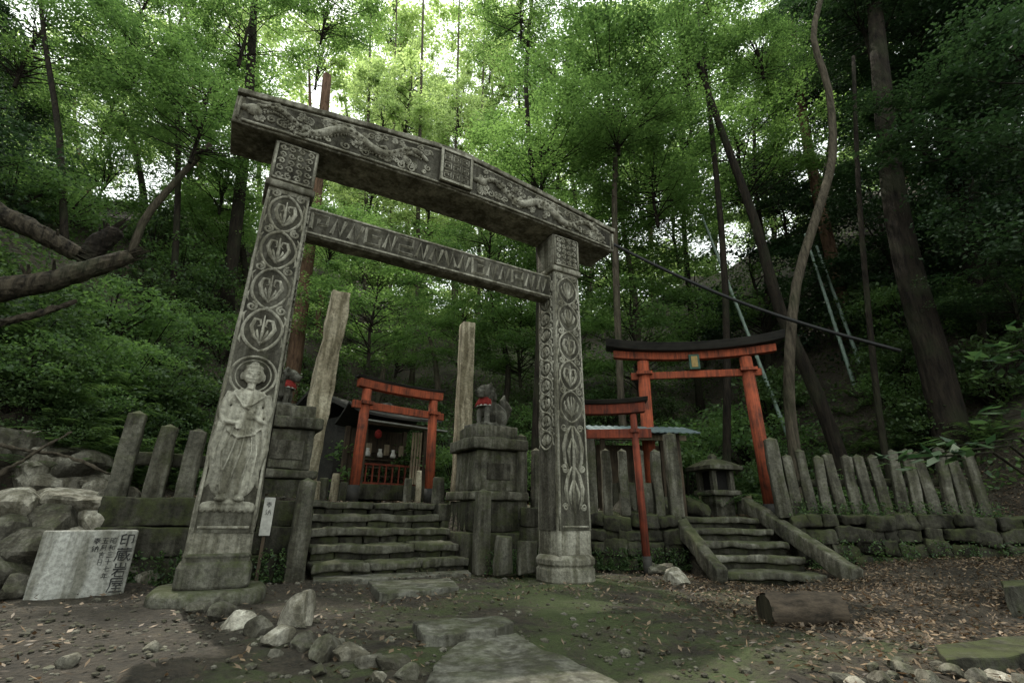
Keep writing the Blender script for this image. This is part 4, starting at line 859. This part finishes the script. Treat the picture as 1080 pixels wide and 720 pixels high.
filler([(-60,8.5,(150,30),'dark',.8,M_bark),(40,9.5,(40,-60),'maple',.8,M_bark),(1120,7,(220,100),'dark',.9,M_bark),(740,9.6,(-20,),'maple',.8,M_bark),(560,10.5,(10,-60),'maple',.6,M_bark),(1020,9.4,(-30,40),'dark',.9,M_bark),(175,12,(10,),'maple',.7,M_bark)],
 'overhanging_tree','tall trees whose crowns overhang the clearing','tall tree whose crown overhangs the clearing, %s from the left')
def shrub(x,y,s_,kind,label,grp,zs=1.):
    z=H(x,y); me,br=random.choice(PR[kind]); rz=random.uniform(0,6)
    t=thing('shrub',(x,y,z-.05),rz,label,'shrub',grp)
    for nm,mm in (('foliage',me),('stems',br)):
        o=bpy.data.objects.new(nm,mm); C.objects.link(o); o.parent=t; o.scale=(s_,s_,s_*zs)
L1=[]
for (px,py,s_,k) in [(80,370,.8,'shrubb'),(150,350,1.1,'shrubb'),(200,330,1.1,'shrubb'),(110,325,1.1,'shrubb'),(40,400,.7,'shrub'),(100,430,.6,'shrub'),(160,410,.9,'shrub'),(225,400,1.0,'shrub'),(20,350,.9,'shrub'),(60,440,.45,'shrub'),(190,440,.7,'shrub'),(235,350,1.2,'shrubb'),(290,400,1.1,'shrub'),(10,190,1.2,'shrubb'),(60,205,1.3,'shrubb'),(330,380,1.2,'shrub'),(5,410,.6,'shrub'),(12,380,.7,'shrubb'),(30,425,.45,'shrub'),(5,325,.8,'shrub'),(50,360,.7,'shrubb'),(130,385,.8,'shrubb'),(180,380,.9,'shrub'),(70,410,.6,'shrubb'),(140,440,.6,'shrub'),(215,300,1.3,'shrub'),(150,290,1.3,'shrub'),(190,270,1.4,'shrubb'),(130,450,.5,'shrub'),(250,440,.8,'shrub'),(160,240,1.5,'shrub')]:
    c=hit(px,py+30,4.9); L1.append((px,c.x,c.y,s_,k))
L1.sort()
for i,(px,x,y,s_,k) in enumerate(L1): shrub(x,y,s_,k,'leafy bush on the left bank, %s from the left'%ordn(i+1),'bushes on the left bank')
L2=[]; rr=random.Random(4)
for i in range(46):
    x=rr.uniform(-3.2,11); y=rr.uniform(9.8,14.5) if x<5 else rr.uniform(8.2,13)
    if x>5 and y<9.5: y+=.5
    L2.append((proj((x,y,H(x,y)))[0],x,y,rr.uniform(.8,1.5)))
L2.sort()
for i,(px,x,y,s_) in enumerate(L2): shrub(x,y,s_,'shrub' if i%3 else 'shrubb','low bush on the hillside behind the shrines, %s from the left'%ordn(i+1),'bushes on the hillside behind the shrines')
def fernmesh(seed):
    r_=random.Random(seed); vs=[];fs=[]
    for k in range(9):
        a=k*2*PI/9+r_.uniform(-.2,.2); L=r_.uniform(.4,.6)
        for j in range(0,17):
            t=j/16; q=L*t; z=.45*math.sin(t*2.3)*L+.02; c=Vector((q*math.cos(a),q*math.sin(a),z)); w=.11*math.sin(PI*min(1,t*.9+.12))
            sd=Vector((-math.sin(a),math.cos(a),-.25)); sd2=Vector((math.sin(a),-math.cos(a),-.25)); fw=Vector((math.cos(a),math.sin(a),0))*.02
            for s_ in (sd,sd2):
                o=len(vs); vs+=[c-fw,c+s_*w*.5,c+s_*w+fw,c+s_*w*.5+fw*1.8]; fs.append((o,o+1,o+2,o+3))
    me=bpy.data.meshes.new('fronds'); me.from_pydata([tuple(v_) for v_ in vs],[],fs); at_=me.attributes.new('tone','FLOAT','FACE'); at_.data.foreach_set('value',[r_.random() for _ in fs]); me.materials.append(L_under); return me
FM=[fernmesh(1),fernmesh(2)]
fl=[]
for i in range(84):
    if i<34: x=rr.uniform(3.2,8.5); y=rr.uniform(8.2,11.5)
    elif i<74: x=rr.uniform(-6.2,-4.6); y=rr.uniform(5.4,8)
    else: x=rr.uniform(-3,3); y=rr.uniform(10.3,12)
    fl.append((proj((x,y,H(x,y)))[0],x,y))
fl.sort()
for i,(px,x,y) in enumerate(fl):
    o=bpy.data.objects.new('fern',random.choice(FM)); C.objects.link(o); o.location=(x,y,H(x,y)); o.rotation_euler=(0,0,rr.uniform(0,6)); s_=rr.uniform(.8,1.4); o.scale=(s_,s_,s_)
    tag(o,'green fern growing on the banks around the shrines, %s from the left'%ordn(i+1),'fern','ferns on the banks')
n_=60000; Xr=rng.uniform(-13,14,n_*3); Yr=rng.uniform(2.5,20,n_*3)
k=((Xr<-5.2))|((Yr>10.2))|((Xr>6.8)&(Yr>7.2))|((Xr>3.8)&(Yr>8.6)); cl=np.sin(Xr*2.3+np.sin(Yr*1.9)*2)*np.sin(Yr*2.1+np.cos(Xr*1.3)*2); k&=(cl+rng.normal(size=n_*3)*.35>-.4); Xr=Xr[k][:n_];Yr=Yr[k][:n_]
m_=34000; X2=rng.uniform(-8.5,-4.6,m_); Y2=rng.uniform(3.,9,m_); ok=(X2<-5.5)|(Y2>5.7); Xr=np.concatenate([Xr,X2[ok]]); Yr=np.concatenate([Yr,Y2[ok]])
P_=np.stack([Xr,Yr,Hn(Xr,Yr)+rng.random(len(Xr))**2*.3+.02],1); N_=rng.normal(size=P_.shape)*.5; N_[:,2]+=1; N_/=np.linalg.norm(N_,axis=1,keepdims=True); L_=.06+.07*rng.random(len(P_))
me=leafmesh('undergrowth',P_,N_,L_,L_*.55,rng.random(len(P_)),L_under); o=bpy.data.objects.new('undergrowth',me); C.objects.link(o); tag(o,'low green undergrowth covering the banks and hillside','undergrowth',kind='stuff')
n_=120000; Xr=rng.uniform(-5.5,8,n_); Yr=rng.uniform(2,9,n_); den=.1+.9*sst(.9,2.6,Xr)*(.45+.55*(np.sin(Xr*2.7+Yr)*np.sin(Yr*2.3-Xr)>-.3))+.12*np.sin(Xr*3)*np.sin(Yr*4); k=(rng.random(n_)<den)
uu=(Xr-GC.x)*.868+(Yr-GC.y)*.497; vv=-(Xr-GC.x)*.497+(Yr-GC.y)*.868; k&=~((np.abs(uu)<1.0)&(vv>.9)&(vv<2.5)&(rng.random(n_)<.95)); k&=~((Xr>2.3)&(Xr<3.7)&(Yr>5.9)&(Yr<7.8))
pathm=(np.abs(Xr-.1)<.5)&(Yr<3.9)&(rng.random(n_)<.85); k&=~pathm; Xr=Xr[k];Yr=Yr[k]
P_=np.stack([Xr,Yr,Hn(Xr,Yr)+.008+.03*rng.random(len(Xr))],1); N_=rng.normal(size=P_.shape)*.35; N_[:,2]+=1; N_/=np.linalg.norm(N_,axis=1,keepdims=True); L_=.018+.04*rng.random(len(P_))
me=leafmesh('leaf_litter',P_,N_,L_,L_*(.18+.35*rng.random(len(P_))),rng.random(len(P_))**1.8,L_lit); o=bpy.data.objects.new('leaf_litter',me); C.objects.link(o); tag(o,'dry brown fallen leaves scattered over the ground','leaf litter',kind='stuff')
n_=14000; t_=rng.random(n_); w_=rng.integers(0,5,n_); Xr=np.empty(n_);Yr=np.empty(n_);Zr=np.empty(n_)
def line(i,a,b,sp,z0,z1):
    k=w_==i; c=np.clip(t_[k]+.04*np.sin(t_[k]*60),0,1); Xr[k]=a[0]+(b[0]-a[0])*c+rng.normal(size=k.sum())*sp; Yr[k]=a[1]+(b[1]-a[1])*c+rng.normal(size=k.sum())*sp; Zr[k]=z0+(z1-z0)*rng.random(k.sum())**2
A1=G(-2.8,.84);A2=G(-1.15,.8); line(0,A1,A2,.03,0,.3); line(1,(.75,6.8),(2.3,6.88),.03,0,.25); line(2,(3.75,6.72),(6.9,5.95),.035,.05,.4); line(3,(-.2,6.2),(.5,6.6),.06,0,.25); line(4,(3.8,6.9),(6.1,6.4),.05,.68,.85)
P_=np.stack([Xr,Yr,Zr+.02],1); N_=rng.normal(size=P_.shape); N_[:,2]+=.6; N_/=np.linalg.norm(N_,axis=1,keepdims=True); L_=.02+.03*rng.random(n_)
me=leafmesh('weeds',P_,N_,L_,L_*.5,rng.random(n_),L_under); o=bpy.data.objects.new('weeds',me); C.objects.link(o); tag(o,'small green weeds along the foot of the stone walls','weeds',kind='stuff')
tb=bmesh.new(); bmesh.ops.create_icosphere(tb,subdivisions=1,radius=1); TV=[v.co.copy() for v in tb.verts]; TF=[tuple(v.index for v in f.verts) for f in tb.faces]; tb.free()
b=MB()
for i in range(2800):
    x=rr.uniform(-4.6,4.5); y=rr.uniform(2.1,6) if i<1500 else rr.uniform(2.1,3.6)
    if x>1 and rr.random()<.5: continue
    s_=rr.uniform(.005,.02)*(1.8 if rr.random()<.1 else 1); b.add([(x+v_.x*s_*rr.uniform(.7,1.3),y+v_.y*s_,H(x,y)+v_.z*s_*.6+.004) for v_ in TV],TF)
b.build('gravel',M_rock,None,clean=False,label='small loose stones and gravel on the bare earth',cat='gravel',kind='stuff')
bx=(742,850,862)
for i,(a_,c_) in enumerate((((790,355),(742,232)),((886,360),(850,250)),((905,378),(862,262)))):
    Y_=11.5+i*.3; A=at(*a_,Y_); B_=at(*c_,Y_); d=(B_-A); A0=A-d*((A.z-H(A.x,Y_))/max(.2,d.z)); L=B_-A0
    t=thing('bamboo',A0,0,'pale blue green bamboo culm leaning left on the right hand slope, %s from the left'%ordn(sorted(bx).index(c_[0])+1),'bamboo','bamboo culms on the right slope')
    pts=[];rd=[]
    for k in range(14):
        p=L*k/13; pts+=[p,p+L*.012,p+L*.024]; rd+=[.05-.0015*k,.057-.0015*k,.05-.0015*k]
    MB().tube(pts,rd,8).build('culm',M_bamb,t,smooth=True,clean=False)
t=thing('leafy_sapling',(3.55,3.1,0),0,'dark leafy sapling hanging into view at the right edge','sapling')
b=MB(); tips=[]
for k,(px,py) in enumerate(((1050,375),(1075,350),(945,485),(985,478),(1060,440),(1065,395),(1010,470))):
    T_=at(px,py,3.0)-Vector((3.55,3.1,0)); b.tube([(0,0,0),(T_.x*.1+.15,0,T_.z*.6),(T_.x*.5+.05,T_.y*.5,T_.z+.06),T_],[.018,.012,.008,.004],6); tips.append(T_)
b.build('stems',M_bark,t,smooth=True,clean=False)
Pp=[]
for T_ in tips:
    for j in range(15): Pp.append((T_.x+rr.uniform(-.12,.16),T_.y+rr.uniform(-.1,.1),T_.z+rr.uniform(-.05,.06)))
Pp=np.array(Pp); N_=rng.normal(size=Pp.shape)*.3; N_[:,2]+=1; N_/=np.linalg.norm(N_,axis=1,keepdims=True); L_=.1+.05*rng.random(len(Pp))
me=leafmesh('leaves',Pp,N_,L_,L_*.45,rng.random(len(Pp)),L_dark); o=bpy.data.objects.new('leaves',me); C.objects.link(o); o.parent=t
# ================= LIGHT
w=bpy.data.worlds.new('World'); SC.world=w; w.use_nodes=True; n=w.node_tree; n.nodes.clear()
sk=n.nodes.new('ShaderNodeTexSky'); sk.sky_type='NISHITA'; sk.sun_disc=False; sd=Vector((-.4,.5,1.2)).normalized()
sk.sun_elevation=math.asin(sd.z); sk.sun_rotation=math.atan2(sd.x,sd.y); sk.dust_density=3; sk.ozone_density=.5; sk.air_density=1.
mx=n.nodes.new('ShaderNodeMix'); mx.data_type='RGBA'; mx.inputs[0].default_value=.8; mx.inputs[7].default_value=(14.8,15.9,14.9,1)
bg=n.nodes.new('ShaderNodeBackground'); bg.inputs[1].default_value=.15; out=n.nodes.new('ShaderNodeOutputWorld')
n.links.new(sk.outputs[0],mx.inputs[6]); n.links.new(mx.outputs[2],bg.inputs[0]); n.links.new(bg.outputs[0],out.inputs[0])
sl=bpy.data.lights.new('sun','SUN'); sl.energy=5; sl.angle=R(.6); sl.color=(1,.95,.84); so=bpy.data.objects.new('sun',sl); C.objects.link(so); so.rotation_euler=(-sd).to_track_quat('-Z','Y').to_euler(); so.location=(0,0,20)
cam=bpy.data.cameras.new('camera'); cam.sensor_width=36; cam.lens=36*F/1080; cam.clip_end=500; cam.clip_start=.02
co=bpy.data.objects.new('camera',cam); C.objects.link(co); co.matrix_world=Matrix.Translation((0,0,CAMZ))@Matrix.Rotation(PI/2+TH,4,'X')@Matrix.Rotation(RO,4,'Z'); SC.camera=co
SC.view_settings.view_transform='Standard'; SC.view_settings.look='None'; SC.view_settings.exposure=0
